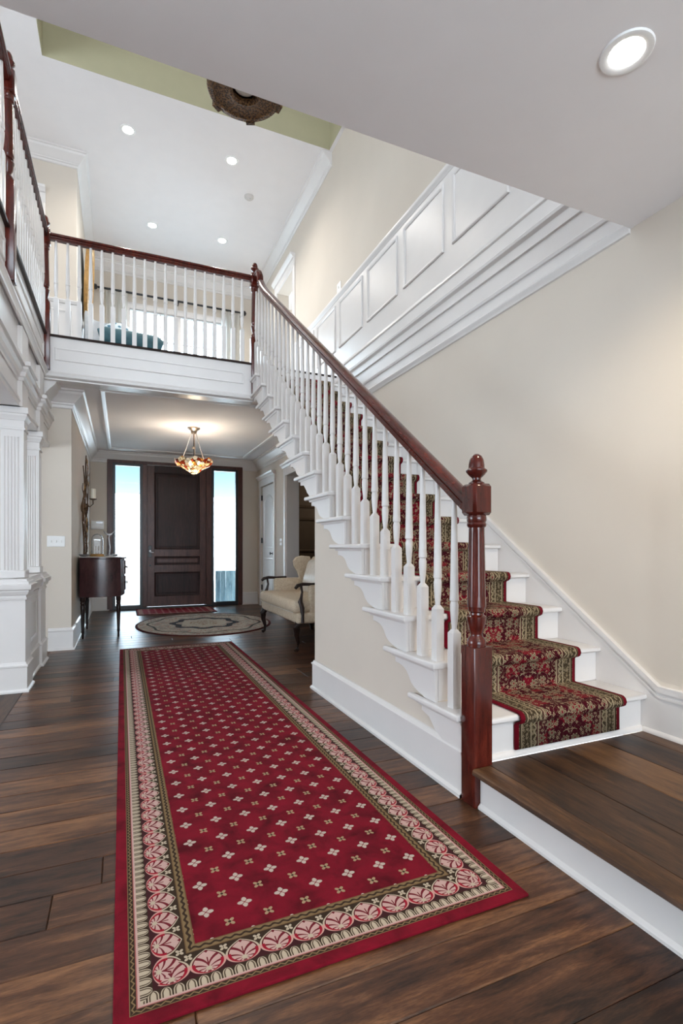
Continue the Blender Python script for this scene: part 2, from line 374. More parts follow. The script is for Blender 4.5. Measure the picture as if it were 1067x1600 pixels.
def sweep(bm, path, prof, closed=False, mp=lambda a, b, c: (a, b, c)):
    """profile [(offset to the right of travel, c)] swept along path [(a,b)] with mitred corners"""
    n = len(path); rings = []
    def nrm(p, q):
        d = Vector((q[0]-p[0], q[1]-p[1])).normalized(); return Vector((d.y, -d.x))
    for i in range(n):
        if closed or 0 < i < n-1:
            n1 = nrm(path[i-1], path[i]); n2 = nrm(path[i], path[(i+1) % n]); mv = (n1+n2)/(1+n1.dot(n2))
        else: mv = nrm(path[0], path[1]) if i == 0 else nrm(path[-2], path[-1])
        rings.append([bm.verts.new(mp(path[i][0]+mv.x*o, path[i][1]+mv.y*o, c)) for o, c in prof])
    k = len(prof)
    for i in range(n if closed else n-1):
        a, b = rings[i], rings[(i+1) % n]
        for j in range(k): bm.faces.new((a[j], b[j], b[(j+1) % k], a[(j+1) % k]))
    if not closed: bm.faces.new(rings[0][::-1]); bm.faces.new(rings[-1])
    return bm
def tube(bm, pts, rad, seg=8):
    """round tube through 3D points; rad number or list"""
    pts = [Vector(p) for p in pts]; n = len(pts); rings = []
    ref = Vector((0.31, 0.17, 0.93))
    for i, p in enumerate(pts):
        d = (pts[min(i+1, n-1)] - pts[max(i-1, 0)]).normalized()
        u = d.cross(ref);
        if u.length < 0.05: u = d.cross(Vector((1, 0, 0)))
        u.normalize(); w_ = d.cross(u); r = rad[i] if isinstance(rad, (list, tuple)) else rad
        rings.append([bm.verts.new(p + u*r*math.cos(2*PI*k/seg) + w_*r*math.sin(2*PI*k/seg)) for k in range(seg)])
    for a, b in zip(rings, rings[1:]):
        for k in range(seg): bm.faces.new((a[k], b[k], b[(k+1) % seg], a[(k+1) % seg]))
    bm.faces.new(rings[0][::-1]); bm.faces.new(rings[-1]); return bm
def frame_rect(bm, a0, a1, b0, b1, wdt, dep, mp, c0=0.0):
    """mitred picture-frame moulding round a rectangle in a plane; dep along c"""
    prof = [(0, c0), (0, c0+dep*0.6), (wdt*0.25, c0+dep), (wdt*0.6, c0+dep*0.85), (wdt, c0+dep*0.25), (wdt, c0)]
    return sweep(bm, [(a0, b0), (a0, b1), (a1, b1), (a1, b0)], prof, True, mp)
mapY = lambda y0: (lambda a, b, c: (a, y0 - c, b))      # wall facing -Y: a=x, b=z, c=out
mapXl = lambda x0: (lambda a, b, c: (x0 - c, a, b))     # wall facing -X: a=y, b=z
mapXr = lambda x0: (lambda a, b, c: (x0 + c, a, b))     # wall facing +X
def holes(a0, a1, z0, z1, ops):
    """rectangles of a wall span left round openings (a0,a1,z0,z1)"""
    out = []; cuts = sorted(set([a0, a1] + [q for o in ops for q in o[:2]]))
    for p, q in zip(cuts, cuts[1:]):
        segs = [(z0, z1)]
        for o in ops:
            if o[0] <= p + 1e-6 and o[1] >= q - 1e-6:
                ns = []
                for s, t in segs:
                    if o[2] > s: ns.append((s, min(t, o[2])))
                    if o[3] < t: ns.append((max(s, o[3]), t))
                segs = ns
        out += [(p, q, s, t) for s, t in segs if t - s > 1e-4]
    return out
def wallX(name, x0, x1, y0, y1, z0, z1, ops, mat='wall_paint'):
    bm = bmesh.new()
    for p, q, s, t in holes(y0, y1, z0, z1, ops): box(bm, x0, x1, p, q, s, t)
    bmesh.ops.remove_doubles(bm, verts=bm.verts, dist=1e-5)
    return obj(name, bm, mat)
def wallY(name, y0, y1, x0, x1, z0, z1, ops, mat='wall_paint'):
    bm = bmesh.new()
    for p, q, s, t in holes(x0, x1, z0, z1, ops): box(bm, p, q, y0, y1, s, t)
    bmesh.ops.remove_doubles(bm, verts=bm.verts, dist=1e-5)
    return obj(name, bm, mat)
def crown(z, s=1.0, wide=0.14, drop=0.20):
    P_ = [(0, 0), (1, 0), (1, -.10), (.86, -.14), (.80, -.26), (.60, -.42), (.40, -.56), (.30, -.66), (.22, -.70), (.22, -.78), (.12, -.82), (.12, -.96), (.06, -1), (0, -1)]
    return [(a*wide*s, z + b*drop*s) for a, b in P_]
def base(h=0.215, t=0.018):
    return [(0, 0), (t+.014, 0), (t+.014, .012), (t+.004, .022), (t, .024), (t, h*0.84), (t+.007, h*0.86), (t+.007, h*0.90), (t*.75, h*0.93), (t*.45, h*0.985), (0, h)]

# ------------------------------------------------------------------ key dimensions (metres)
XR = 2.455; XS = 1.395; ZP = 0.173; RISE = 0.1903; RUN = 0.270; YR1 = 1.80; Z2 = 3.218; ZC = 2.775; ZF = 2.79; YB = 5.80; YD = 9.90; XG = -0.70; ZU = 6.12
def Yr(k): return YR1 + RUN*(k-1)
def Zt(k): return ZP + RISE*k

# ------------------------------------------------------------------ floors
fl = tag(obj('floor', B(-4.6, 1.42, -4.1, YD+0.2, -0.08, -0.016), 'dark_wood'), 'dark walnut plank floor running through the hall and entry', 'floor', kind='structure')
bm = B(1.42, XR+2.9, 3.6, YD+0.2, -0.08, -0.016); obj('subfloor', bm, 'dark_wood', fl)
PW = 0.1625; cache = {}
def plank(parent, x0, x1, y0, y1, z1, th, mat, g=0.0007):
    key = (round(x1-x0, 3), round(y1-y0, 3), mat)
    if key not in cache:
        hx, hy = (x1-x0)/2-g, (y1-y0)/2-g; c_ = 0.0030
        b = bmesh.new()
        def ring(dx, zz): return [b.verts.new((sx*(hx-dx), sy*(hy-dx), zz)) for sx, sy in ((-1, -1), (1, -1), (1, 1), (-1, 1))]
        r0, r1, r2 = ring(0, -th), ring(0, -c_), ring(c_, 0)
        b.faces.new(r2)
        for p_, q_ in ((r0, r1), (r1, r2)):
            for i in range(4): b.faces.new((p_[i], p_[(i+1) % 4], q_[(i+1) % 4], q_[i]))
        o = obj('plank', b, mat, sharp=20); cache[key] = o.data
    else:
        o = bpy.data.objects.new('plank', cache[key]); C.objects.link(o)
    o.parent = parent; o.location = ((x0+x1)/2, (y0+y1)/2, z1); return o
rowi = 0; yy = 1.04 - 8*PW
LENS = (1.0, 1.4, 1.8, 2.2)
while yy < YD + 0.05:
    y1 = yy + PW; xmax = 1.41 if yy < 3.70 else XR
    x = -0.69 if yy < 6.2 else -0.52
    if yy > 3.70 and 6.2 < yy < 7.95: xmax = XR + 0.22
    x += 0.0
    first = True
    while x < xmax - 0.02:
        L = LENS[random.randrange(4)] * (random.choice((0.35, 0.6, 0.85)) if first else 1.0); first = False
        xe = min(x + L, xmax)
        if xmax - xe < 0.3: xe = xmax
        plank(fl, x, round(xe, 3), yy, min(y1, YD+0.05), 0.0, 0.016, 'floor_wood'); x = round(xe, 3)
    yy = y1
# border board under the colonnade and the side-room boards beyond it
for k in range(5): plank(fl, -0.85, -0.69, -0.2+1.3*k, 1.1+1.3*k, 0.0, 0.016, 'landing_wood')
yy = 1.04 - 8*PW
while yy < 6.2:
    off = random.choice((0, .5, .9)); xs = [-0.85, -1.6-off, -3.4-off*0.4, -4.5]
    for p_, q_ in zip(xs, xs[1:]): plank(fl, round(q_, 3), round(p_, 3), yy, yy+PW, 0.0, 0.016, 'floor_wood')
    yy += PW

# raised landing at the foot of the stair
ld = tag(obj('landing', B(XS, XR, -2.5, YR1+0.02, -0.07, ZP-0.026), 'white_trim'), 'raised dark oak landing with white riser at the foot of the stairs', 'landing', kind='structure')
obj('riser', sweep(bmesh.new(), [(XS, 1.755), (XS, -2.4)], [(0, 0), (0.016, 0), (0.016, .01), (0.006, .02), (0.004, .022), (0.004, ZP-.027), (0, ZP-.027)]), 'white_trim', ld)
obj('nosing', prism(bmesh.new(), [(1.345, ZP-.020), (1.350, ZP-.025), (1.44, ZP-.025), (1.44, ZP), (1.356, ZP), (1.348, ZP-.006)], -2.4, 1.752, lambda a, b, c: (a, c, b)), 'landing_wood', ld)
x = 1.441; i = 0
while x < XR-0.03:
    x1 = min(x+0.222, XR-0.018); cut = (-2.4, -0.3+0.5*(i % 3), 0.75-0.62*((i+1) % 2), 1.782) if i % 2 else (-2.4, 0.1, 1.782)
    for p_, q_ in zip(cut, cut[1:]): plank(ld, round(x, 3), round(x1, 3), p_, q_, ZP, 0.024, 'landing_wood')
    x = x1; i += 1

# ------------------------------------------------------------------ right wall, with wainscot band, skirt and baseboards
wr = tag(wallX('wall_right', XR, XR+0.2, -4.1, YD, -0.08, ZU+0.9, [(6.30, 7.98, 0, 2.27), (8.72, 9.60, 0, 2.26), (7.62, 8.50, Z2, 5.45)]), 'tall cream stair wall with white panelled band', 'wall', kind='structure')
# wainscot band at upper-floor level
wy0, wy1 = 1.872, 7.48
mapRun = lambda a, b, c: (XR - a, b, c)     # path runs along y with offset = out of wall
def runY(x, prof, y0, y1): return sweep(bmesh.new(), [(x, y1), (x, y0)], prof)   # travel -y: right side is -x
obj('panel_board', B(XR-0.022, XR, wy0, wy1, 3.14, 4.16), 'white_trim', wr)
obj('chair_rail', runY(XR, [(0, 4.135), (.026, 4.14), (.03, 4.155), (.042, 4.165), (.048, 4.185), (.042, 4.205), (0, 4.205)], wy0, wy1), 'white_trim', wr)
obj('band_molding', runY(XR, [(0, 3.26), (.022, 3.265), (.034, 3.275), (.030, 3.295), (.022, 3.31), (0, 3.31)], wy0, wy1), 'white_trim', wr)
obj('fascia_band', runY(XR, [(0, 3.03), (.040, 3.032), (.040, 3.10), (.062, 3.115), (.066, 3.135), (.052, 3.15), (.034, 3.165), (0, 3.17)], wy0, wy1), 'white_trim', wr)
obj('fascia_band', runY(XR, [(0, 2.885), (.024, 2.887), (.030, 2.905), (.024, 2.912), (.024, 3.033), (0, 3.033)], wy0, wy1), 'white_trim', wr)
obj('fascia_band', runY(XR, [(0, 2.79), (.010, 2.79), (.010, 2.888), (0, 2.888)], wy0, wy1), 'white_trim', wr)
obj('picture_molding', runY(XR, [(0, 2.748), (.012, 2.752), (.014, 2.765), (.024, 2.775), (.030, 2.79), (.022, 2.805), (.012, 2.812), (0, 2.812)], wy0, wy1), 'white_trim', wr)
for k in range(7):
    y0 = 3.531 + 0.7725*(k-2); y1 = y0 + 0.652
    if y1 > wy1-0.05: y1 = wy1-0.05
    fo = obj('panel_molding', frame_rect(bmesh.new(), max(y0, 1.86), y1, 3.525, 4.095, 0.032, 0.016, mapXl(XR-0.022)), 'white_trim', wr)
# landing baseboard and raking skirt on the wall
obj('shoe_molding', sweep(bmesh.new(), [(XR-.018, 1.785), (XR-.018, -4.0)], [(0, ZP), (.014, ZP), (.014, ZP+.008), (.006, ZP+.02), (0, ZP+.022)]), 'white_trim', wr)
slope = 0.70
def skz(y): return 0.478 + (y-1.80)*slope
sk = [(1.70, ZP), (1.70, 0.408), (5.86, skz(5.86)), (5.86, skz(5.86)-0.52)]
sk = [(-4.0, ZP), (-4.0, 0.412), (1.705, 0.412), (5.80, skz(5.80)), (5.80, skz(5.80)-0.55), (1.86, ZP)]
obj('skirt_board', prism(bmesh.new(), sk, XR-0.018, XR, lambda a, b, c: (c, a, b)), 'white_trim', wr)
def rake(o, t0, t1, y0=-4.0, y1=5.80):   # strip following the skirt top
    return prism(bmesh.new(), [(y0, 0.412+t0), (1.705, 0.412+t0), (y1, skz(y1)+t0), (y1, skz(y1)+t1), (1.705, 0.412+t1), (y0, 0.412+t1)], XR-o, XR, lambda a, b, c: (c, a, b))
obj('skirt_cap', rake(0.028, -0.026, 0.004), 'white_trim', wr); obj('skirt_bead', rake(0.024, -0.056, -0.043), 'white_trim', wr)
# upper crown
obj('crown_molding', sweep(bmesh.new(), [(-2.70, 7.37), (-0.53, 7.37), (-0.53, YD), (XR, YD), (XR, 6.02)], crown(ZU, 1, 0.13, 0.17)), 'white_trim', wr, sharp=20)
# casings on the right wall
def casing(par, mp, a0, a1, z0, z1, wd=0.11, dep=0.022, cap=True, left=True, right=True):
    if left: obj('casing', sweep(bmesh.new(), [(a0, z0), (a0, z1)], [(0, 0), (0, dep*.7), (-.012, dep), (-wd+.012, dep), (-wd, dep*.6), (-wd, 0)], False, mp), 'white_trim', par)
    if right: obj('casing', sweep(bmesh.new(), [(a1, z0), (a1, z1)], [(0, 0), (0, dep*.7), (.012, dep), (wd-.012, dep), (wd, dep*.6), (wd, 0)], False, mp), 'white_trim', par)
    if cap:
        p_ = [(0, 0), (0, dep), (-.12, dep), (-.125, dep+.02), (-.15, dep+.035), (-.165, dep+.055), (-.19, dep+.06), (-.19, 0)]
        obj('casing_cap', sweep(bmesh.new(), [(a0-wd-.005, z1), (a1+wd+.005, z1)], p_, False, mp), 'white_trim', par)
casing(wr, mapXl(XR), 6.30, 7.98, 0, 2.27)
casing(wr, mapXl(XR), 8.72, 9.60, 0, 2.26)
casing(wr, mapXl(XR), 7.62, 8.50, Z2, 5.45, wd=0.10)
for a, b in ((8.09, 8.61), ): obj('baseboard', sweep(bmesh.new(), [(XR, b), (XR, a)], base()), 'white_trim', wr)
obj('baseboard', sweep(bmesh.new(), [(XR, 6.19), (XR, 3.78)], base()), 'white_trim', wr)
obj('jamb_lining', B(XR-0.004, XR+0.204, 7.95, 7.98, 0, 2.27), 'white_trim', wr)

# ------------------------------------------------------------------ front wall with entry door unit and upper window
wf = tag(wallY('wall_front', YD, YD+0.2, -4.6, XR+3, -0.08, ZU+0.2, [(-0.20, 2.15, 0, 2.70), (0.10, 1.80, 3.80, 5.42)]), 'cream front wall around the entry door and upper window', 'wall', kind='structure')
obj('baseboard', sweep(bmesh.new(), [(-0.5, YD), (-0.20, YD)], base(0.24)), 'white_trim', wf)
obj('baseboard', sweep(bmesh.new(), [(2.15, YD), (XR, YD)], base(0.24)), 'white_trim', wf)
du = thing('door_1', 'dark mahogany entry door frame with two tall glazed sidelights', 'door', (0, YD, 0), kind='structure')
def DB(name, x0, x1, z0, z1, y0, y1, mat, par=du, bev=0.004): return obj(name, B(x0, x1, y0, y1, z0, z1, bev=bev), mat, par)
DB('jamb', -0.235, -0.145, 0, 2.70, -0.03, 0.18, 'frame_wood'); DB('jamb', 2.065, 2.155, 0, 2.70, -0.03, 0.18, 'frame_wood')
DB('head', -0.235, 2.155, 2.605, 2.705, -0.031, 0.18, 'frame_wood'); DB('sill', -0.145, 2.065, 0, 0.03, -0.02, 0.18, 'black_metal')
DB('mullion', 0.345, 0.425, 0.03, 2.605, -0.025, 0.18, 'frame_wood'); DB('mullion', 1.465, 1.565, 0.03, 2.605, -0.025, 0.18, 'frame_wood')
for x0, x1 in ((-0.145, 0.345), (1.565, 2.065)):
    fr = obj('sidelight_frame', sweep(bmesh.new(), [(x0, 0.03), (x0, 2.605), (x1, 2.605), (x1, 0.03)], [(0, -.02), (.044, -.02), (.044, .04), (0, .04)], True, lambda a, b, c: (a, c, b)), 'black_metal', du)
    obj('pane', B(x0+0.02, x1-0.02, 0.02, 0.026, 0.045, 2.59), 'clear_glass', fr)
dr = thing('entry_door', 'dark mahogany entry door with three raised panels and lever handle', 'door', (0, YD, 0))
x0, x1 = 0.425, 1.465
for a, b in ((x0, 0.55), (1.35, x1)): obj('stile', B(a, b, 0.0, 0.05, 0.035, 2.60, bev=.003), 'frame_wood', dr)
for a, b in ((2.47, 2.60), (0.945, 1.07), (0.655, 0.785), (0.035, 0.215)): obj('rail', B(0.55, 1.35, 0.001, 0.05, a, b), 'door_wood' if a > 2 else 'frame_wood', dr)
for a, b in ((1.07, 2.47), (0.785, 0.945), (0.215, 0.655)):
    p_ = obj('panel', prism(bmesh.new(), [(0.55, a), (0.55, b), (1.35, b), (1.35, a)], 0.016, 0.04, lambda q, r_, c: (q, c, r_)), 'door_wood', dr)
    obj('panel_molding', frame_rect(bmesh.new(), 0.55, 1.35, a, b, 0.028, 0.02, mapY(0.018)), 'door_wood', p_)
    i_ = 0.05 if b-a > 0.3 else 0.04
    obj('raised_field', B(0.55+i_, 1.35-i_, 0.006, 0.02, a+i_, b-i_, bev=0.008), 'door_wood' if b-a > 0.3 else 'frame_wood', p_)
h_ = obj('handle_plate', B(0.447, 0.503, -0.012, 0.0, 0.93, 1.14, bev=.004), 'black_metal', dr)
obj('lever', tube(bmesh.new(), [(0.475, -.005, 1.02), (0.475, -.055, 1.02), (0.49, -.062, 1.02), (0.535, -.060, 1.015)], [0.011, 0.011, 0.011, 0.008]), 'pewter', h_)
obj('knob', lathe(bmesh.new(), [(0.02, 0), (.02, .012), (.0, .016)], 12, (0, 0, 0)), 'pewter', h_, loc=(0.475, -0.014, 1.04)).rotation_euler = (PI/2, 0, 0)
obj('deadbolt', lathe(bmesh.new(), [(0.016, 0), (.016, .01), (.0, .012)], 12), 'black_metal', dr, loc=(0.475, 0.0, 0.78)).rotation_euler = (PI/2, 0, 0)

# upper window, curtains, rod
w1 = thing('window_1', 'bright white sash window on the upper landing', 'window', (0, YD, 0), kind='structure')
obj('window_frame', frame_rect(bmesh.new(), 0.03, 1.87, 3.73, 5.49, 0.10, 0.025, mapY(0)), 'white_trim', w1)
for (a0, a1) in ((0.10, 0.93), (0.97, 1.80)):
    obj('sash', sweep(bmesh.new(), [(a0, 3.80), (a0, 5.42), (a1, 5.42), (a1, 3.80)], [(0, .03), (.045, .03), (.045, .07), (0, .07)], True, lambda a, b, c: (a, c, b)), 'white_trim', w1)
    for zz in (4.34, 4.88): obj('muntin', B(a0+.04, a1-.04, .04, .06, zz-.011, zz+.011), 'white_trim', w1)
    for q in (1/3, 2/3):
        xm = a0 + (a1-a0)*q; obj('muntin', B(xm-.010, xm+.010, .041, .059, 3.84, 5.38), 'white_trim', w1)
    obj('pane', B(a0+.04, a1-.04, .048, .053, 3.84, 5.38), 'clear_glass', w1)
obj('mullion', B(0.93, 0.97, .025, .075, 3.80, 5.42), 'white_trim', w1)
cr = thing('curtain_rod', 'black curtain rod with ball finials above the upper window', 'curtain rod', (0, YD-0.13, 5.60))
bm = bmesh.new(); tube(bm, [(-0.38, 0, 0), (2.12, 0, 0)], 0.019, 10); obj('rod', bm, 'black_metal', cr)
for xx in (-0.42, 2.16): obj('finial', lathe(bmesh.new(), [(0, -.045), (.03, -.035), (.045, 0), (.03, .035), (0, .045)], 12), 'black_metal', cr, loc=(xx, 0, 0))
for xx in (-0.32, 0.95, 2.105): obj('bracket', B(xx-.012, xx+.012, 0.0, 0.132, -0.03, -0.015), 'black_metal', cr)
def curtain(x0, x1, lab):
    bm = bmesh.new(); N = 44; rows = []
    for zi, zz in enumerate((5.578, 5.45, 4.6, 3.9, 3.26)):
        sp = 1 - 0.05*math.sin(zi); row = []
        for i in range(N+1):
            t_ = i/N; am = (0.018, 0.028, 0.034, 0.036, 0.036)[zi]
            row.append(bm.verts.new((x0 + (x1-x0)*(0.5+(t_-0.5)*sp), YD-0.13 + am*math.sin(t_*2*PI*4), zz)))
        rows.append(row)
    for a, b in zip(rows, rows[1:]):
        for i in range(N): bm.faces.new((a[i], a[i+1], b[i+1], b[i]))
    bmesh.ops.solidify(bm, geom=bm.faces[:], thickness=0.006)
    o = tag(obj('curtain', bm, 'sheer', sharp=80), lab, 'curtain', 'upper window curtains'); return o
curtain(-0.26, 0.10, 'white gathered curtain hanging nearest the round framed picture, upstairs')
curtain(1.72, 2.08, 'white gathered curtain hanging behind the upper stair newel')

# ------------------------------------------------------------------ entry left wall, upper-left wall, side room, back walls
wl = tag(obj('wall_left', B(-0.78, -0.50, 6.25, YD, -0.08, ZF+0.4), 'wall_paint'), 'cream entry wall behind the bow-front sideboard', 'wall', kind='structure')
obj('baseboard', sweep(bmesh.new(), [(-0.72, 6.25), (-0.50, 6.25), (-0.50, YD)], base(0.24)), 'white_trim', wl)
obj('crown_molding', sweep(bmesh.new(), [(-0.72, 5.84), (-0.72, 6.25), (-0.50, 6.25), (-0.50, YD), (XR, YD), (XR, 5.95)], crown(ZF, 1, 0.135, 0.19)), 'white_trim', wl, sharp=20)
wu = tag(obj('wall_upper_left', B(-2.7, -0.53, 7.37, YD, Z2, ZU+0.1), 'wall_paint'), 'cream upper-landing wall with white wainscot at the gallery end', 'wall', kind='structure')
obj('chair_rail', sweep(bmesh.new(), [(-0.86, 7.37), (-0.53, 7.37), (-0.53, YD)], [(0, 4.2), (.02, 4.205), (.035, 4.235), (.03, 4.25), (0, 4.25)]), 'white_trim', wu)
obj('wainscot_board', B(-0.86, -0.528, 7.355, 7.40, Z2, 4.2), 'white_trim', wu)
obj('wainscot_board', B(-0.54, -0.518, 7.356, YD, Z2, 4.2), 'white_trim', wu)
obj('panel_molding', frame_rect(bmesh.new(), -0.82, -0.57, 3.45, 4.12, 0.03, 0.015, mapY(7.355)), 'white_trim', wu)
casing(wu, mapY(7.37), -1.85, -1.00, Z2, 5.42, wd=0.12)
obj('door_panel', B(-1.85, -1.00, 7.36, 7.385, Z2, 5.42), 'white_trim', wu)

wb = tag(wallY('wall_back', -4.3, -4.1, -4.6, XR+0.2, -0.08, 7.0, [(-1.6, 2.0, 0.4, 2.5), (-0.7, 2.1, 3.6, 5.9)]), 'cream rear wall with wide openings added for daylight', 'wall', kind='structure')
for nm, (a0, a1, z0, z1) in (('fill_window_2', (-1.6, 2.0, 0.4, 2.5)), ('fill_window_3', (-0.7, 2.1, 3.6, 5.9))):  # unseen rear windows, added as fill for hall and stair void
    t_ = thing(nm, 'unseen white framed rear window added for daylight, wall ' + ('of the hall' if nm == 'fill_window_2' else 'of the upper gallery'), 'window', (0, -4.1, 0), kind='structure')
    obj('window_frame', sweep(bmesh.new(), [(a0, z0), (a0, z1), (a1, z1), (a1, z0)], [(0, -.12), (.06, -.12), (.06, -.05), (0, -.05)], True, lambda a, b, c: (a, c, b)), 'white_trim', t_)
    for q in (1/3, 2/3): obj('mullion', B(a0+(a1-a0)*q-.03, a0+(a1-a0)*q+.03, -.11, -.06, z0+.05, z1-.05), 'white_trim', t_)
ws = tag(wallX('wall_side', -4.8, -4.6, -4.3, 10.1, -0.08, 2.80, [(1.9, 4.5, 0.5, 2.5)]), 'cream outer wall of the side room', 'wall', kind='structure')
wse = tag(obj('wall_side_end', B(-4.6, -0.78, 6.25, 6.45, -0.08, 2.80), 'wall_paint'), 'cream end wall of the side room', 'wall', kind='structure')
wg = tag(wallX('wall_gallery', -2.9, -2.7, -4.3, 10.1, 2.8, ZU+0.2, [(2.2, 4.6, 4.3, 5.6)]), 'cream outer wall of the upper gallery', 'wall', kind='structure')

for nm, xw, (a0, a1, z0, z1), lb in (('fill_window_4', -4.6, (1.9, 4.5, 0.5, 2.5), 'unseen white framed window added for daylight in the side room wall'), ('fill_window_5', -2.7, (2.2, 4.6, 4.3, 5.6), 'unseen white framed window added for daylight in the upper gallery wall'), ('fill_window_6', XR+1.7, (7.8, 9.2, 3.9, 5.5), 'white framed window added to light the upper bedroom')):  # windows added to light the side room, gallery and bedroom doorway
    t_ = thing(nm, lb, 'window', (xw, 0, 0), kind='structure')
    obj('window_frame', sweep(bmesh.new(), [(a0, z0), (a0, z1), (a1, z1), (a1, z0)], [(0, -.08), (.05, -.08), (.05, -.02), (0, -.02)], True, lambda a, b, c: (c, a, b)), 'white_trim', t_)
    obj('mullion', B(-.07, -.03, (a0+a1)/2-.025, (a0+a1)/2+.025, z0+.04, z1-.04), 'white_trim', t_)
# ------------------------------------------------------------------ ceilings and upper floor slabs
ce = tag(obj('ceiling', B(-2.7, XR, -4.1, 1.87, ZC, Z2-0.02), 'ceiling_paint'), 'flat grey-white ceiling over the landing and near hall', 'ceiling', kind='structure')
cf = tag(obj('ceiling_foyer', B(XG-0.02, XR, YB+0.02, YD, ZF, Z2-0.02), 'ceiling_paint'), 'entry ceiling with a white rectangular molding frame', 'ceiling', kind='structure')
obj('ceiling_molding', sweep(bmesh.new(), [(-0.22, 5.98), (-0.22, 9.50), (2.12, 9.50), (2.12, 5.98)], [(0, ZF), (0, ZF-.018), (.015, ZF-.028), (.045, ZF-.022), (.06, ZF-.012), (.06, ZF)], True), 'white_trim', cf)
obj('carpet', B(XG-0.02, XR, YB+0.02, YD, Z2-0.02, Z2), 'bounce_carpet', cf)  # unseen layer added as a light bounce under the upper ceiling
cg = tag(obj('ceiling_gallery', B(-2.7, XG-0.02, 1.87, 7.37, ZF, Z2-0.02), 'ceiling_paint'), 'floor slab of the upper gallery over the colonnade', 'ceiling', kind='structure')
obj('carpet', B(-2.7, XG-0.02, 1.87, 7.37, Z2-0.02, Z2), 'bounce_carpet', cg)  # same added bounce layer on the gallery floor
cs = tag(obj('ceiling_side', B(-4.6, -2.7, -4.1, 6.25, ZF, ZF+0.2), 'ceiling_paint'), 'plain ceiling of the side room', 'ceiling', kind='structure')
bm = bmesh.new()
rx0, rx1, ry0, ry1 = -0.746, 2.41, 1.70, 6.00
for a in ((-2.7, rx0, -4.1, YD), (rx1, XR, -4.1, YD), (rx0, rx1, ry1, YD), (rx0, rx1, -4.1, ry0)): box(bm, *a, ZU, ZU+0.1)
cu = tag(obj('ceiling_upper', bm, 'ceiling_paint'), 'bright white upper ceiling with recessed downlights around a tray recess', 'ceiling', kind='structure')
bm = bmesh.new(); HR = ZU+0.75
box(bm, rx0-.06, rx0+.004, ry0, ry1, ZU+.001, HR); box(bm, rx1-.004, rx1+.04, ry0, ry1, ZU+.001, HR); box(bm, rx0-.06, rx1+.04, ry1-.004, ry1+.06, ZU+.001, HR); box(bm, rx0-.06, rx1+.04, ry0-.06, ry0+.004, ZU+.001, HR)
obj('tray_side', bm, 'olive_paint', cu); obj('tray_top', B(rx0-.06, rx1+.04, ry0-.06, ry1+.06, HR, HR+.06), 'ceiling_paint', cu)

# gallery and balcony fascias
gf = tag(obj('trim_1', B(XG-0.02, XG, 1.87, YB, 2.82, Z2-0.022), 'white_trim'), 'white panelled fascia under the gallery railing', 'trim', kind='structure')
obj('fascia_molding', sweep(bmesh.new(), [(XG, 1.87), (XG, YB)], [(0, 2.79), (.014, 2.79), (.016, 2.808), (.030, 2.826), (.036, 2.83), (.036, 2.848), (.020, 2.852), (.016, 2.868), (0, 2.872)]), 'white_trim', gf, sharp=22)
obj('nosing', sweep(bmesh.new(), [(XG-.1, 1.87), (XG-.1, YB+.02)], [(0, Z2-.022), (.125, Z2-.022), (.13, Z2-.012), (.125, Z2), (0, Z2)]), 'dark_wood', gf)
for a, b in ((1.95, 3.90), (4.10, 5.70)): obj('panel_molding', frame_rect(bmesh.new(), a, b, 2.95, 3.10, 0.022, 0.012, mapXr(XG)), 'white_trim', gf)
bf = tag(obj('trim_2', B(XG, 1.385, YB, YB+0.022, 2.82, Z2-0.022), 'white_trim'), 'white panelled balcony fascia above the entry', 'trim', kind='structure')
obj('panel_molding', frame_rect(bmesh.new(), -0.61, 1.275, 2.965, 3.095, 0.016, 0.010, mapY(YB)), 'white_trim', bf)
obj('nosing', sweep(bmesh.new(), [(XG, YB+.1), (1.385, YB+.1)], [(0, Z2-.022), (.115, Z2-.022), (.12, Z2-.012), (.115, Z2), (0, Z2)]), 'dark_wood', bf)
obj('fascia_molding', sweep(bmesh.new(), [(XG, YB), (1.385, YB)], [(0, 2.785), (.006, 2.785), (.03, 2.80), (.036, 2.822), (.018, 2.84), (.008, 2.85), (0, 2.85)]), 'white_trim', bf)
obj('soffit', B(XG, 1.385, YB, YB+.16, 2.772, 2.822), 'white_trim', bf)

# ------------------------------------------------------------------ colonnade on the left
co = tag(obj('beam', B(-0.92, XG-0.022, 1.87, 6.25, 2.17, ZF), 'white_trim'), 'white header beam with moldings carried on the fluted columns', 'beam', kind='structure')
obj('beam_molding', sweep(bmesh.new(), [(XG-.022, 1.87), (XG-.022, 4.50), (XG+.012, 4.50), (XG+.012, 4.76), (XG-.022, 4.76), (XG-.022, 5.40), (XG+.012, 5.40), (XG+.012, 5.66), (XG-.022, 5.66), (XG-.022, 6.25)],
    [(0, 2.36), (.010, 2.36), (.010, 2.385), (.022, 2.392), (.030, 2.42), (.046, 2.440), (.046, 2.456), (.062, 2.462), (.062, 2.492), (0, 2.492)]), 'white_trim', co, sharp=22)
obj('beam_molding', sweep(bmesh.new(), [(XG-.022, 1.87), (XG-.022, 6.25)], [(0, 2.17), (.014, 2.17), (.014, 2.20), (.024, 2.206), (.024, 2.222), (.006, 2.226), (.006, 2.232), (0, 2.232)]), 'white_trim', co, sharp=22)
for y0 in (4.50, 5.40): obj('frieze_block', B(-0.85, XG+.012, y0, y0+.26, 2.17, 2.775), 'white_trim', co)
hw = tag(obj('half_wall', B(-0.90, -0.712, 4.62, 5.84, 0, 0.74), 'white_trim'), 'white panelled half wall carrying two fluted columns', 'half wall', kind='structure')
obj('panel_molding', frame_rect(bmesh.new(), 4.90, 5.38, 0.30, 0.66, 0.035, 0.014, mapXr(-0.712)), 'white_trim', hw)
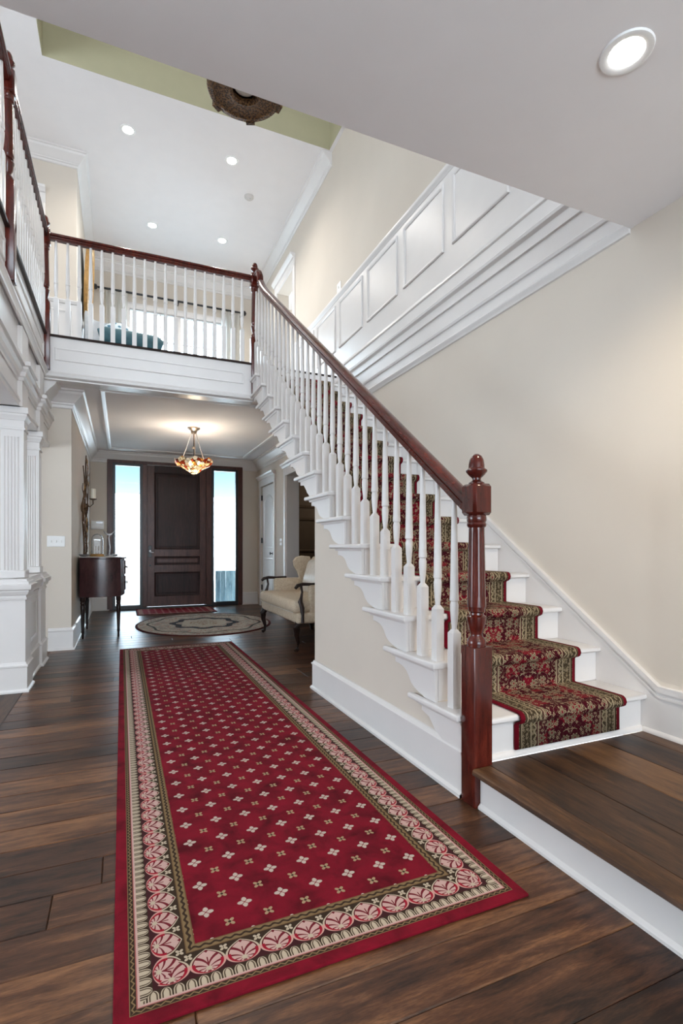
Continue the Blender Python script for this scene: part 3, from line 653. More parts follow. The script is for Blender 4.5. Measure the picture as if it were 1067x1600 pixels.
obj('pedestal', B(-0.905, -0.675, 4.55, 4.80, 0, 0.74, bev=.002), 'white_trim', hw)
obj('pedestal', B(-0.905, -0.690, 5.48, 5.80, 0, 0.74, bev=.002), 'white_trim', hw)
pth = [(-0.91, 4.55), (-0.675, 4.55), (-0.675, 4.80), (-0.712, 4.80), (-0.712, 5.48), (-0.690, 5.48), (-0.690, 5.80), (-0.712, 5.80)]
pth2 = [(a, b) for a, b in pth]
def right_is_out(p): return p
obj('plinth', sweep(bmesh.new(), pth, [(-.01, 0), (.026, 0), (.026, .012), (.014, .024), (.012, .026), (.012, .19), (.018, .194), (.018, .206), (.008, .212), (.004, .228), (-.01, .228)]), 'white_trim', hw, sharp=22)
obj('cap_molding', sweep(bmesh.new(), pth, [(-.01, .705), (.008, .705), (.010, .722), (.004, .726), (.004, .738), (.014, .742), (.024, .765), (.024, .778), (.040, .783), (.044, .800), (.044, .818), (.026, .824), (.022, .842), (.012, .848), (.010, .862), (-.01, .866)]), 'white_trim', hw, sharp=22)
obj('cap_top', B(-0.905, -0.69, 4.555, 5.80, 0.74, 0.862), 'white_trim', hw)
def fluted(x0, x1, y0, y1, lab):
    t_ = thing('fluted_column', lab, 'column', ((x0+x1)/2, (y0+y1)/2, 0.868), group='square fluted columns on the half wall')
    hx, hy = (x1-x0)/2, (y1-y0)/2; n = 5; w_ = (x1-x0); m_ = w_*0.14; p_ = (w_-2*m_)/n
    outl = [(-hx, hy), (-hx, -hy)]
    for i in range(n):
        xa = -hx+m_+p_*i; r_ = p_*0.36; xc = xa+p_/2
        outl += [(xc-r_, -hy)] + [(xc - r_*math.cos(q*PI/4), -hy + r_*0.8*math.sin(q*PI/4)) for q in (1, 2, 3)] + [(xc+r_, -hy)]
    outl += [(hx, -hy)]
    # flutes on the side face too
    wy = 2*hy; my = wy*0.14; py = (wy-2*my)/4
    for i in range(4):
        yc = -hy+my+py*(i+.5); r_ = py*0.36
        outl += [(hx, yc-r_)] + [(hx - r_*0.8*math.sin(q*PI/4), yc - r_*math.cos(q*PI/4)) for q in (1, 2, 3)] + [(hx, yc+r_)]
    outl += [(hx, hy)]
    obj('shaft', prism(bmesh.new(), outl, 0.06, 1.08), 'white_trim', t_, sharp=25)
    obj('neck', B(-hx, hx, -hy, hy, 1.08, 1.17), 'white_trim', t_)
    ring = [(-hx, -hy), (hx, -hy), (hx, hy), (-hx, hy)]
    obj('base_block', B(-hx-.012, hx+.012, -hy-.012, hy+.012, 0.0, 0.06, bev=.006), 'white_trim', t_)
    obj('capital', sweep(bmesh.new(), ring, [(-.01, 1.135), (.010, 1.135), (.012, 1.148), (.003, 1.152), (.003, 1.205), (.010, 1.209), (.014, 1.222), (.024, 1.240), (.024, 1.254), (.034, 1.258), (.034, 1.284), (-.01, 1.284)], True), 'white_trim', t_, sharp=22)
    obj('abacus', B(-hx-.034, hx+.034, -hy-.034, hy+.034, 1.2845, 1.302), 'white_trim', t_)
    return t_
fluted(-0.842, -0.690, 4.572, 4.722, 'white fluted square column nearest the red runner on the half wall')
fluted(-0.830, -0.702, 5.46, 5.60, 'white fluted square column standing beside the beige end wall')

# ------------------------------------------------------------------ staircase
stc = thing('staircase', 'white staircase with scrolled step brackets and carpeted treads', 'staircase', (0, 0, 0))
NT = 15
for k in range(1, NT+1):
    yr = Yr(k); zt = Zt(k)
    tip = yr + 0.475
    pts = [(1.345, yr-.032), (XR-.019, yr-.032), (XR-.019, yr+RUN+.004), (1.374, yr+RUN+.004), (1.374, tip), (1.345, tip)]
    if k == 1: pts = [(1.462, yr-.032), (XR-.019, yr-.032), (XR-.019, yr+RUN+.004), (1.374, yr+RUN+.004), (1.374, tip), (1.345, tip), (1.345, yr+.058), (1.462, yr+.058)]
    obj('tread', prism(bmesh.new(), pts, zt-.030, zt, bev=0.010, seg=3), 'white_trim', stc, sharp=60)
    obj('cove_molding', sweep(bmesh.new(), [(1.376, tip-.06), (1.376, max(yr-.001, 1.86))], [(0, zt-.045), (.006, zt-.045), (.014, zt-.031), (0, zt-.031)]), 'white_trim', stc)
    zb = Zt(k-1)
    obj('riser', B(1.393 if k > 1 else 1.462, XR-.019, yr, yr+.018, zb, zt-.030), 'white_trim', stc)
    if k > 1:
        A = (tip-.085, zt-.075); Bp = (tip-RUN-.10, zb)
        cur = [(0, 0), (.16, .02), (.29, .08), (.40, .20), (.47, .34), (.52, .50), (.58, .66), (.68, .80), (.82, .91), (1, 1)]
        pl = [(yr, zb-.03), (yr, zt-.030), (tip-.085, zt-.030)] + [(A[0]+(Bp[0]-A[0])*s, A[1]+(Bp[1]-A[1])*t_) for s, t_ in cur] + [(Bp[0], zb-.03)]
        obj('bracket', prism(bmesh.new(), pl, 1.3765, 1.392, lambda a, b, c: (c, a, b), bev=.002), 'white_trim', stc, sharp=30)
    else:
        pl = [(1.86, .20), (1.86, zt-.030), (tip-.085, zt-.030), (tip-.085, zt-.07), (tip-.15, zt-.085), (tip-.20, zt-.13), (tip-.27, .20)]
        obj('bracket', prism(bmesh.new(), pl, 1.3765, 1.392, lambda a, b, c: (c, a, b)), 'white_trim', stc, sharp=30)
# corner trim where each bracket meets its riser
for k in range(2, NT+1):
    obj('corner_strip', B(1.3725, 1.3775, Yr(k)-.003, Yr(k)+.035, Zt(k-1)+.0005, Zt(k)-.031), 'white_trim', stc)
# string and soffit body
low = lambda y: Zt(1) + (y-Yr(1))*RISE/RUN - 0.36
pl = [(1.90, .02)]
for k in range(1, NT+1): pl += [(max(Yr(k)+.018, 1.90), Zt(k)-.032), (Yr(k+1)+.018, Zt(k)-.032)]
pl = [(1.90, 0.02)] + pl[1:] + [(5.87, 2.80), (5.50, 2.72)]
pl += [(3.70, low(3.70)+.02), (2.5, .25), (2.2, .02)]
obj('string_body', prism(bmesh.new(), pl, 1.3925, XR-.02, lambda a, b, c: (c, a, b)), 'white_trim', stc)
# top nosing at the upper floor
obj('top_nosing', B(1.345, XR-.019, Yr(16)-.032, Yr(16)+.10, Z2-.030, Z2+.001, bev=.008, seg=2), 'dark_wood', stc)
obj('riser', B(1.393, XR-.019, Yr(16), Yr(16)+.018, Zt(15), Z2-.030), 'white_trim', stc)
obj('bracket', B(1.3765, 1.392, Yr(16), Yr(16)+.30, 2.83, Z2-.03), 'white_trim', stc)
# beige wall below the stair
pl = [(1.86, 0), (1.86, .30)] + [(y, Zt(1)+(y-Yr(1))*RISE/RUN-.20) for y in (2.1, 3.77)] + [(3.77, 0)]
wst = tag(obj('wall_stair', prism(bmesh.new(), pl, 1.3915, 1.46, lambda a, b, c: (c, a, b)), 'wall_paint'), 'beige wall closing the space under the lower stair flight', 'wall', kind='structure')
obj('end_wall', B(1.461, XR-.02, 3.70, 3.769, 0, 1.55), 'wall_paint', wst)
obj('baseboard', sweep(bmesh.new(), [(XR-.02, 3.77), (1.3915, 3.77), (1.3915, 1.86)], base(0.222, .016)), 'white_trim', wst)
obj('shoe_strip', B(1.36, 1.376, 1.86, 3.78, 0, .014), 'white_trim', wst)
# riser shoe molding on the landing
obj('shoe_molding', sweep(bmesh.new(), [(1.462, YR1), (XR-.019, YR1)], [(0, ZP), (.016, ZP), (.016, ZP+.008), (.006, ZP+.022), (0, ZP+.024)]), 'white_trim', stc)

# carpet runner on the stairs
RX = 1.935; RHW = 0.328
pth = [(Yr(1)-.006, ZP+.028)]
for k in range(1, NT+1):
    yr, zt = Yr(k), Zt(k)
    pth += [(yr-.006, zt-.052), (yr-.014, zt-.040)]
    cy, cz, r_ = yr-.024, zt-.015, .019
    for a in (-100, -140, 180, 140, 110, 90): pth.append((cy + r_*math.cos(math.radians(a)) - (.004 if abs(a) > 90 else 0), cz + r_*math.sin(math.radians(a))))
    pth += [(yr+.10, zt+.004), (yr+RUN-.016, zt+.004), (yr+RUN-.006, zt+.012)]
pth += [(Yr(16)-.006, Z2-.04)]
L = [0]
for a, b in zip(pth, pth[1:]): L.append(L[-1] + math.hypot(b[0]-a[0], b[1]-a[1]))
me = bpy.data.meshes.new('stair_runner'); NU = 2; vs = []; fs = []; uv = []
us = (-RHW, -0.307, 0.307, RHW)
for (y, z), l_ in zip(pth, L):
    for u in us: vs.append((RX+u, y, z))
for i in range(len(pth)-1):
    for j in range(3): fs.append((i*4+j, i*4+j+1, (i+1)*4+j+1, (i+1)*4+j))
me.from_pydata(vs, [], fs); ul = me.uv_layers.new(name='UVMap')
for p in me.polygons:
    p.use_smooth = True
    for li in p.loop_indices:
        vi = me.loops[li].vertex_index; ul.data[li].uv = (us[vi % 4], L[vi//4])
me.materials.append(M['stair_weave']); sr_ = bpy.data.objects.new('stair_runner', me); C.objects.link(sr_)
sm = sr_.modifiers.new('thick', 'SOLIDIFY'); sm.thickness = 0.009; sm.offset = 1.0
tag(sr_, 'red and gold floral carpet runner laid down the white stairs', 'stair carpet')

# ------------------------------------------------------------------ railings
def square_ring(bm, hw_, z0, z1, c): box(bm, c[0]-hw_, c[0]+hw_, c[1]-hw_, c[1]+hw_, z0, z1, bev=0.002)
bal_cache = {}
def baluster(par, x, y, z0, zs, z1):
    """square base z0..zs, turned above to z1"""
    key = (round(zs-z0, 3), round(z1-zs, 3))
    if key not in bal_cache:
        bm = bmesh.new(); h = .0215; b_ = zs-z0; t_ = z1-z0
        box(bm, -h, h, -h, h, 0, b_-.018)
        # chamfered shoulder
        q0 = [bm.verts.new((sx*h, sy*h, b_-.018)) for sx, sy in ((-1, -1), (1, -1), (1, 1), (-1, 1))]
        q1 = [bm.verts.new((sx*.010, sy*.010, b_)) for sx, sy in ((-1, -1), (1, -1), (1, 1), (-1, 1))]
        for i in range(4): bm.faces.new((q0[i], q0[(i+1) % 4], q1[(i+1) % 4], q1[i]))
        lathe(bm, [(.0115, b_-.006), (.0125, b_+.012), (.0165, b_+.045), (.019, b_+.085), (.0195, b_+.112), (.017, b_+.122), (.0165, b_+.128), (.021, b_+.133), (.021, b_+.140), (.0195, b_+.17), (.016, b_+.17+(t_-b_-.17)*.45), (.0115, t_)], 12)
        o = obj('baluster', bm, 'white_trim', par, sharp=30); bal_cache[key] = o.data
    else:
        o = bpy.data.objects.new('baluster', bal_cache[key]); C.objects.link(o); o.parent = par
    o.location = (x, y, z0); return o
_hp = [(.021, 0), (.021, .014), (.029, .018), (.029, .030), (.024, .034), (.036, .042), (.037, .052), (.031, .062), (.016, .069)]
rail_prof = _hp + [(0, .071)] + [(-a, b) for a, b in _hp[::-1]]
def newel(par, x, y, zbot, zbt, zub, zut, loc_name='newel_post', drop=False, hw_=.047):
    """square base zbot..zbt, turned zbt..zub, upper block zub..zut, acorn finial"""
    t_ = bpy.data.objects.new(loc_name, None); C.objects.link(t_); t_.parent = par; t_.location = (x, y, 0); t_.empty_display_size = .1
    obj('base_block', B(-hw_, hw_, -hw_, hw_, zbot, zbt, bev=.004, seg=2), 'cherry', t_)
    H = zub-zbt; f = lambda q: zbt + H*q
    prof = [(.040, zbt-.002), (.041, f(.02)), (.039, f(.05)), (.027, f(.075)), (.026, f(.095)), (.033, f(.13)), (.041, f(.20)), (.042, f(.225)), (.030, f(.24)), (.029, f(.255)), (.036, f(.265)), (.036, f(.285)), (.040, f(.31))]
    obj('turning', lathe(bmesh.new(), prof, 24), 'cherry', t_)
    bm = bmesh.new(); n = 8; rings = []     # fluted shaft
    for q, r_, dp in ((.30, .040, 0), (.36, .0395, .0), (.40, .039, .004), (.86, .034, .004), (.89, .0335, 0), (.915, .033, 0)):
        rings.append([bm.verts.new(((r_-dp*(.5+.5*math.cos(n*a))**2)*math.cos(a), (r_-dp*(.5+.5*math.cos(n*a))**2)*math.sin(a), f(q))) for a in [2*PI*i/64 for i in range(64)]])
    for a, b in zip(rings, rings[1:]):
        for i in range(64): bm.faces.new((a[i], a[(i+1) % 64], b[(i+1) % 64], b[i]))
    obj('fluted_shaft', bm, 'cherry', t_, sharp=30)
    obj('collar', lathe(bmesh.new(), [(.033, f(.905)), (.040, f(.915)), (.042, f(.93)), (.038, f(.945)), (.042, f(.96)), (.042, f(.985)), (.040, f(1.0))], 24), 'cherry', t_)
    bm = bmesh.new(); box(bm, -hw_-.002, hw_+.002, -hw_-.002, hw_+.002, zub, zut, bev=.012, seg=1); obj('upper_block', bm, 'cherry', t_)
    F = [(.033, 0), (.034, .006), (.026, .010), (.018, .018), (.019, .026), (.034, .040), (.045, .054), (.0455, .060), (.038, .066), (.034, .070), (.0335, .085), (.030, .105), (.022, .121), (.010, .130), (0, .131)]
    obj('finial', lathe(bmesh.new(), [(r_, zut+z_) for r_, z_ in F], 24), 'cherry', t_)
    return t_
def rail(par, pts, name='handrail', mat='cherry_y'):
    """profile swept along a path lying in the plane of constant x (points (y,z) bottom line) """
    return pts
XB = 1.412
sl = thing('stair_railing', 'white turned balusters with cherry handrail and newels climbing the stairs', 'railing', (0, 0, 0))
newel(sl, 1.411, 1.805, 0.0, .677, 1.240, 1.375)
RB = lambda y: 1.292 + 0.7285*(y-1.917)      # underside of the raking rail
# raking handrail with gooseneck: path of the underside in (y,z)
path = [(1.848, RB(1.848)), (5.36, RB(5.36)), (5.50, RB(5.36)+.115), (5.575, RB(5.36)+.20), (5.615, 4.02), (5.63, 4.105), (5.66, 4.150), (5.772, 4.155)]
bm = bmesh.new(); rings = []
for i, (y, z) in enumerate(path):
    a = path[max(i-1, 0)]; b = path[min(i+1, len(path)-1)]
    d = Vector((b[0]-a[0], b[1]-a[1])).normalized(); n_ = Vector((-d.y, d.x))
    if i == 0: d = Vector((1, 0.7285)).normalized(); n_ = Vector((0, 1.0/d.x*1.0))*1.0
    if i == len(path)-1: n_ = Vector((0, 1))
    rings.append([bm.verts.new((XB+o, y+n_.x*c, z+n_.y*c)) for o, c in rail_prof])
for a, b in zip(rings, rings[1:]):
    for j in range(len(rail_prof)): bm.faces.new((a[j], b[j], b[(j+1) % len(rail_prof)], a[(j+1) % len(rail_prof)]))
bm.faces.new(rings[0]); bm.faces.new(rings[-1][::-1])
obj('handrail', bm, 'cherry_y', sl, sharp=30)
for k in range(1, NT+1):
    for dy in (.033, .168):
        y = Yr(k)+dy
        if y < 1.93: continue
        zs = .709 + .722*(y-1.946); baluster(sl, XB, y, Zt(k), zs, min(RB(y)+.004, 4.02))
baluster(sl, XB, Yr(16)-.10+.03, Zt(15), 3.38, 4.00) if False else None

br = thing('balcony_railing', 'cherry handrail on white balusters across the balcony over the entry', 'railing', (0, 0, 0))
newel(br, 1.411, 5.822, 2.86, 3.52, 4.10, 4.255)
newel(br, XG+.004, YB+.004, 2.86, 3.52, 4.10, 4.255)
obj('handrail', sweep(bmesh.new(), [(XG+.05, YB+.01), (1.365, YB+.01)], [(o, 4.155+c) for o, c in rail_prof]), 'cherry', br)
for i in range(19): baluster(br, -0.600+i*.1034, YB+.01, Z2, 3.60, 4.158)
gr = thing('gallery_railing', 'cherry handrail on white balusters along the left gallery', 'railing', (0, 0, 0))
newel(gr, XG+.004, 3.985, 2.86, 3.52, 4.10, 4.255)
for a, b in ((1.9, 3.935), (4.035, YB-.045)):
    obj('handrail', sweep(bmesh.new(), [(XG+.004, a), (XG+.004, b)], [(o, 4.155+c) for o, c in rail_prof]), 'cherry_y', gr)
    n = int((b-a-.08)/.1034)
    for i in range(n): baluster(gr, XG+.004, a+((b-a)-(n-1)*.1034)/2+i*.1034, Z2, 3.60, 4.158)

# ------------------------------------------------------------------ rugs
rn = tag(obj('runner_rug', B(-RW, RW, -RL, RL, 0, .010, bev=.003), 'runner_weave', loc=(0.581, 3.625, 0.0)), 'long red runner rug with cream flowers and palmette border', 'rug')
def ellipse(a, b, n=64): return [(a*math.cos(2*PI*i/n), b*math.sin(2*PI*i/n)) for i in range(n)]
tag(obj('round_rug', prism(bmesh.new(), ellipse(.94, 1.12), 0, .010, bev=.002), 'floral_weave', loc=(1.11, 7.64, 0)), 'round pale floral rug with dark red edge in the entry', 'rug')
tag(obj('door_mat', B(-.645, .645, -.425, .425, 0, .010, bev=.003), 'mat_weave', loc=(0.87, 9.36, 0)), 'red patterned mat in front of the entry door', 'rug')

# ------------------------------------------------------------------ sideboard
sb = thing('sideboard', 'dark mahogany bow-front sideboard on tapered legs against the entry wall', 'sideboard', (-0.466, 6.87, 0))
def bow(x1, y0, y1, bx, by, n=10):
    p_ = [(0.0, y1)]
    p_ += [(0.0, y0)]
    p_ += [(x1*i/n, y0 - by*math.sin(PI*i/n)) for i in range(1, n+1)]
    p_ += [(x1 + bx*math.sin(PI*i/n), y0+(y1-y0)*i/n) for i in range(1, n+1)]
    return p_
obj('body', prism(bmesh.new(), bow(.455, .04, .90, .05, .045), .50, .965, bev=.003), 'mahogany', sb)
obj('top', prism(bmesh.new(), [(a, b) for a, b in bow(.475, .02, .92, .055, .05)], .965, .985, bev=.004), 'mahogany', sb)
obj('inset_top', prism(bmesh.new(), bow(.44, .05, .88, .045, .04), .985, .990), 'marble_top', sb)
for lx, ly in ((.035, .04), (.43, .05), (.035, .87), (.43, .87)):
    obj('leg', lathe(bmesh.new(), [(.010, 0), (.013, .012), (.012, .06), (.019, .08), (.016, .10), (.025, .34), (.029, .40), (.022, .41), (.029, .43), (.024, .445), (.031, .46), (.031, .505)], 12, (lx, ly, 0)), 'dark_wood', sb)
for i, (a, b) in enumerate(((.56, .74), (.76, .94))):
    d_ = obj('drawer', prism(bmesh.new(), [(.455+.05*math.sin(PI*q/8), .10+.74*q/8) for q in range(1, 8)] + [(.470+.05*math.sin(PI*q/8), .10+.74*q/8) for q in range(7, 0, -1)], a, b), 'mahogany', sb)
    for yy in (.32, .62): obj('knob', lathe(bmesh.new(), [(.006, 0), (.006, .012), (.014, .018), (.012, .026), (0, .028)], 10), 'bronze', d_, loc=(.512, yy, (a+b)/2)).rotation_euler = (0, PI/2, 0)

# glass dome clock, pewter bird figure and tray on the sideboard
gc = thing('dome_clock', 'anniversary clock under a clear glass dome on the sideboard', 'clock', (-0.285, 7.20, .990))
obj('plinth', lathe(bmesh.new(), [(.085, 0), (.088, .012), (.078, .025), (.072, .032), (0, .032)], 24), 'gilt', gc)
obj('dome', lathe(bmesh.new(), [(.068, .033), (.070, .20), (.066, .235), (.052, .265), (.030, .283), (0, .29), ], 24), 'dome_glass', gc)
bm = bmesh.new()
for sx in (-1, 1): tube(bm, [(sx*.03, 0, .032), (sx*.03, 0, .21)], .005)
box(bm, -.036, .036, -.01, .01, .205, .218); obj('pillar_frame', bm, 'silver', gc)
obj('dial', lathe(bmesh.new(), [(.034, -.006), (.036, 0), (.034, .008), (0, .008)], 20), 'white_plastic', gc, loc=(0, -.008, .165)).rotation_euler = (PI/2, 0, 0)
obj('pendulum', lathe(bmesh.new(), [(0, .045), (.022, .052), (.026, .062), (.022, .072), (.004, .078), (.003, .13), (0, .13)], 14), 'silver', gc)
fg = thing('bird_ornament', 'slender pewter bird ornament behind the glass dome clock', 'ornament', (-0.15, 7.42, .990))
obj('base', lathe(bmesh.new(), [(.05, 0), (.045, .012), (.012, .02), (0, .02)], 16), 'pewter', fg)
obj('stem', tube(bmesh.new(), [(0, 0, .015), (.01, 0, .12), (-.005, 0, .24), (0, 0, .28)], [.012, .009, .010, .014]), 'pewter', fg)
obj('bird', tube(bmesh.new(), [(-.07, 0, .335), (-.045, 0, .30), (-.01, 0, .285), (.03, 0, .292), (.055, 0, .325)], [.004, .012, .018, .013, .005]), 'pewter', fg)
ty = thing('silver_tray', 'small silver dish at the wall end of the sideboard top', 'dish', (-0.42, 7.02, .990))
obj('bowl', lathe(bmesh.new(), [(.02, 0), (.03, .004), (.05, .012), (.065, .03), (.06, .03), (.045, .016), (0, .01)], 20), 'pewter', ty)
jd = thing('trinket_box', 'small pale jewelled box at the front corner of the sideboard', 'box', (-0.085, 7.50, .990))
obj('body', lathe(bmesh.new(), [(.035, 0), (.04, .01), (.04, .022), (.036, .026), (0, .03)], 16), 'pewter', jd); obj('lid_knob', lathe(bmesh.new(), [(.006, .028), (.009, .036), (0, .044)], 10), 'gilt', jd)

# twisted branch wall sculpture with candle
wd = thing('wall_branches', 'twisted bronze branch wall sculpture holding a candle above the sideboard', 'wall art', (-0.50, 7.75, 1.60))
random.seed(3)
def vine(y0, z0, y1, z1, off, amp, r0):
    pts = []; n = 14; ph = random.random()*6
    for i in range(n+1):
        t_ = i/n; pts.append((off + .012*math.sin(ph*2+t_*9), y0+(y1-y0)*t_ + amp*math.sin(ph+t_*7), z0+(z1-z0)*t_ + .3*amp*math.sin(ph+t_*11)))
    return tube(bmesh.new(), pts, [r0*(1-.55*i/n) for i in range(n+1)], 6)
for a in ((-.30, -.30, .22, .80, .05, .07, .016), (-.2, -.65, -.28, .55, .04, .06, .015), (.05, -.70, -.10, .35, .06, .05, .014), (.10, -.55, .25, .30, .05, .06, .013), (-.42, -.15, .02, .50, .045, .05, .013), (-.35, -.45, .15, .15, .07, .05, .012), (.0, -.35, .32, .72, .05, .04, .012), (-.15, .05, .20, -.5, .065, .05, .011), (-.48, -.05, -.25, .35, .04, .03, .011), (.12, -.2, -.2, .62, .075, .04, .010)):
    obj('branch', vine(*a), 'bronze', wd)
random.seed(5)
for i in range(26):
    y, z = random.uniform(-.45, .30), random.uniform(-.6, .7)
    a = random.uniform(0, PI); l_ = .055
    bm = bmesh.new(); d = (math.cos(a)*l_, math.sin(a)*l_); n_ = (-d[1]*.35, d[0]*.35); ofs = random.uniform(.05, .085)
    v_ = [(ofs, y-d[0], z-d[1]), (ofs+.012, y+n_[0], z+n_[1]), (ofs, y+d[0], z+d[1]), (ofs+.012, y-n_[0], z-n_[1])]
    A = [bm.verts.new(p) for p in v_]; D = [bm.verts.new((p[0]-.004, p[1], p[2])) for p in v_]
    bm.faces.new(A); bm.faces.new(D[::-1])
    for j in range(4): bm.faces.new((A[j], D[j], D[(j+1) % 4], A[(j+1) % 4]))
    obj('leaf', bm, 'bronze' if i % 3 else 'gilt', wd)
ar = obj('candle_arm', tube(bmesh.new(), [(.05, .05, .10), (.10, .06, .06), (.14, .06, .10), (.14, .06, .16)], .008, 6), 'bronze', wd)
obj('candle_cup', lathe(bmesh.new(), [(.018, .155), (.045, .165), (.048, .175), (0, .175)], 14, (.14, .06, 0)), 'bronze', wd)
cd = tag(obj('candle', lathe(bmesh.new(), [(.034, 0), (.034, .13), (.03, .135), (0, .133)], 16), 'wax', loc=(-.36, 7.81, 1.776)), 'white pillar candle in the wall sculpture cup', 'candle')

# ------------------------------------------------------------------ wing-back settee facing the hall
se = thing('settee', 'cream damask wing-back settee with carved dark wood arms under the stairs', 'settee', (1.66, 5.83, 0))   # local +x is the back, y along its width
HWS = 0.735
obj('seat_rail', B(0.02, .70, -HWS, HWS, .30, .415, bev=.03, seg=3), 'damask', se)
obj('seat_cushion', B(-0.015, .60, -HWS+.03, HWS-.03, .405, .545, bev=.05, seg=4), 'damask', se)
bm = bmesh.new(); sweep(bm, [(-0.003, -HWS+.06), (-0.003, HWS-.06)], [(0, .412), (.008, .416), (0, .42)]); obj('cushion_piping', bm, 'pale_satin', se)
for sy in (-1, 1):
    pts = [(.055, sy*(HWS-.05), .31), (.03, sy*(HWS-.04), .25), (.035, sy*(HWS-.045), .18), (.055, sy*(HWS-.055), .09), (.045, sy*(HWS-.05), .03), (.02, sy*(HWS-.04), .012)]
    obj('front_leg', tube(bmesh.new(), pts, [.040, .042, .030, .019, .020, .022], 10), 'dark_wood', se)
    obj('rear_leg', tube(bmesh.new(), [(.66, sy*(HWS-.06), .31), (.67, sy*(HWS-.06), .15), (.70, sy*(HWS-.06), .0)], [.03, .024, .02], 8), 'dark_wood', se)
# back: rounded-top slab leaning back
prof = [(-HWS+.02, .42), (-HWS+.02, .80), (-HWS+.06, .92), (-HWS+.16, .985), (-.30, 1.00), (0, 1.03), (.30, 1.00), (HWS-.16, .985), (HWS-.06, .92), (HWS-.02, .80), (HWS-.02, .42)]
obj('backrest', prism(bmesh.new(), prof, 0, .12, lambda a, b, c: (.585 + c + (b-.42)*.14, a, b), bev=.03, seg=3), 'damask', se)
bcu = obj('back_cushion', B(.46, .60, -HWS+.20, HWS-.20, .52, .95, bev=.06, seg=4), 'pale_satin', se)
for v_ in bcu.data.vertices: v_.co.x += (v_.co.z-.52)*.28
for sy in (-1, 1):
    s_ = -1 if sy < 0 else 1
    # wing sweeping forward from the back
    wing = [(.66, .985), (.55, .995), (.47, .975), (.435, .93), (.445, .86), (.49, .79), (.515, .72), (.51, .66), (.70, .62), (.74, .80)]
    obj('wing', prism(bmesh.new(), wing, s_*(HWS-.02), s_*(HWS-.10), lambda a, b, c: (a, c, b), bev=.02, seg=3), 'damask', se)
    obj('arm_panel', B(.17, .66, min(s_*(HWS-.02), s_*(HWS-.10)), max(s_*(HWS-.02), s_*(HWS-.10)), .40, .705, bev=.025, seg=3), 'damask', se)
    am = obj('wooden_arm', tube(bmesh.new(), [(.34, s_*(HWS-.055), .715), (.20, s_*(HWS-.055), .71), (.10, s_*(HWS-.05), .715), (.04, s_*(HWS-.04), .70), (.015, s_*(HWS-.03), .675)], [.014, .016, .019, .021, .016], 10), 'dark_wood', se)
    obj('arm_post', tube(bmesh.new(), [(.085, s_*(HWS-.05), .70), (.095, s_*(HWS-.05), .63), (.085, s_*(HWS-.045), .58), (.07, s_*(HWS-.035), .53), (.09, s_*(HWS-.03), .46), (.085, s_*(HWS-.005), .38), (.085, s_*(HWS-.0), .31)], [.014, .012, .016, .026, .026, .018, .018], 10), 'dark_wood', se)

# ------------------------------------------------------------------ closet door
cdr = thing('closet_door', 'white two-panel closet door with black hinges and knob', 'door', (XR, 0, 0))
obj('slab', B(.02, .06, 8.73, 9.59, 0.01, 2.25, bev=.002), 'white_trim', cdr)
arch = [(8.86, 1.10), (8.86, 1.98)] + [(8.86+.60*i/10, 1.98+.10*math.sin(PI*i/10)) for i in range(1, 10)] + [(9.46, 1.98), (9.46, 1.10)]
obj('panel', sweep(bmesh.new(), arch, [(0, 0), (0, .006), (.02, .012), (.04, .004), (.04, 0)], True, mapXl(.02)), 'white_trim', cdr)
obj('panel', frame_rect(bmesh.new(), 8.86, 9.46, .22, .92, .04, .012, mapXl(.02)), 'white_trim', cdr)
obj('knob', lathe(bmesh.new(), [(.028, 0), (.028, .006), (.010, .012), (.010, .035), (.026, .045), (.026, .06), (0, .068)], 14), 'black_metal', cdr, loc=(.02, 8.86, 1.0)).rotation_euler = (0, -PI/2, 0)
for z_ in (.35, 1.24, 2.05): obj('hinge', B(-.006, .022, 9.575, 9.605, z_-.05, z_+.05, bev=.002), 'black_metal', cdr)

# ------------------------------------------------------------------ dark study seen through the cased opening
dk = tag(obj('wall_study', B(XR+2.6, XR+2.7, 5.0, YD, 0, 2.8), 'dark_brown_paint'), 'dark brown panelled study wall beyond the cased opening', 'wall', kind='structure')
obj('side_wall', B(XR+.2, XR+2.6, 9.3, 9.4, 0, 2.8), 'dark_brown_paint', dk); obj('side_wall', B(XR+.2, XR+2.6, 5.0, 5.1, 0, 2.8), 'dark_brown_paint', dk); obj('study_ceiling', B(XR+.2, XR+2.7, 5.0, 9.4, 2.7, 2.8), 'dark_brown_paint', dk)
for z_ in (.18, .75, 1.02, 1.62, 1.86): obj('panel_rail', sweep(bmesh.new(), [(XR+.2, 9.3), (XR+2.6, 9.3), (XR+2.6, 5.1)], [(0, z_), (.02, z_+.005), (.03, z_+.03), (.012, z_+.05), (0, z_+.055)]), 'dark_brown_paint', dk)
obj('study_floor', B(XR+.2, XR+2.6, 5.1, 9.3, -.03, .0), 'landing_wood', dk)
rd = thing('study_curtain_rod', 'black curtain rod with ball finial inside the study opening', 'curtain rod', (XR+.30, 7.1, 2.20))
obj('rod', tube(bmesh.new(), [(0, -.9, 0), (0, .78, 0)], .022, 10), 'black_metal', rd)
obj('finial', lathe(bmesh.new(), [(0, -.045), (.035, -.03), (.045, 0), (.035, .03), (0, .045)], 14), 'black_metal', rd, loc=(0, .82, 0))
obj('rod_bracket', B(-.10, .01, .70, .725, -.02, .0), 'black_metal', rd)
ch = thing('black_stand', 'tall slim black metal stand inside the dark study', 'stand', (XR+.75, 7.55, 0))
for x_, y_ in ((-.2, -.45), (.2, -.45), (-.2, .45), (.2, .45)): obj('post', B(x_-.02, x_+.02, y_-.02, y_+.02, 0, 1.28), 'black_metal', ch)
for z_ in (.35, .85, 1.26): obj('shelf', B(-.22, .22, -.47, .47, z_, z_+.03), 'black_metal', ch)

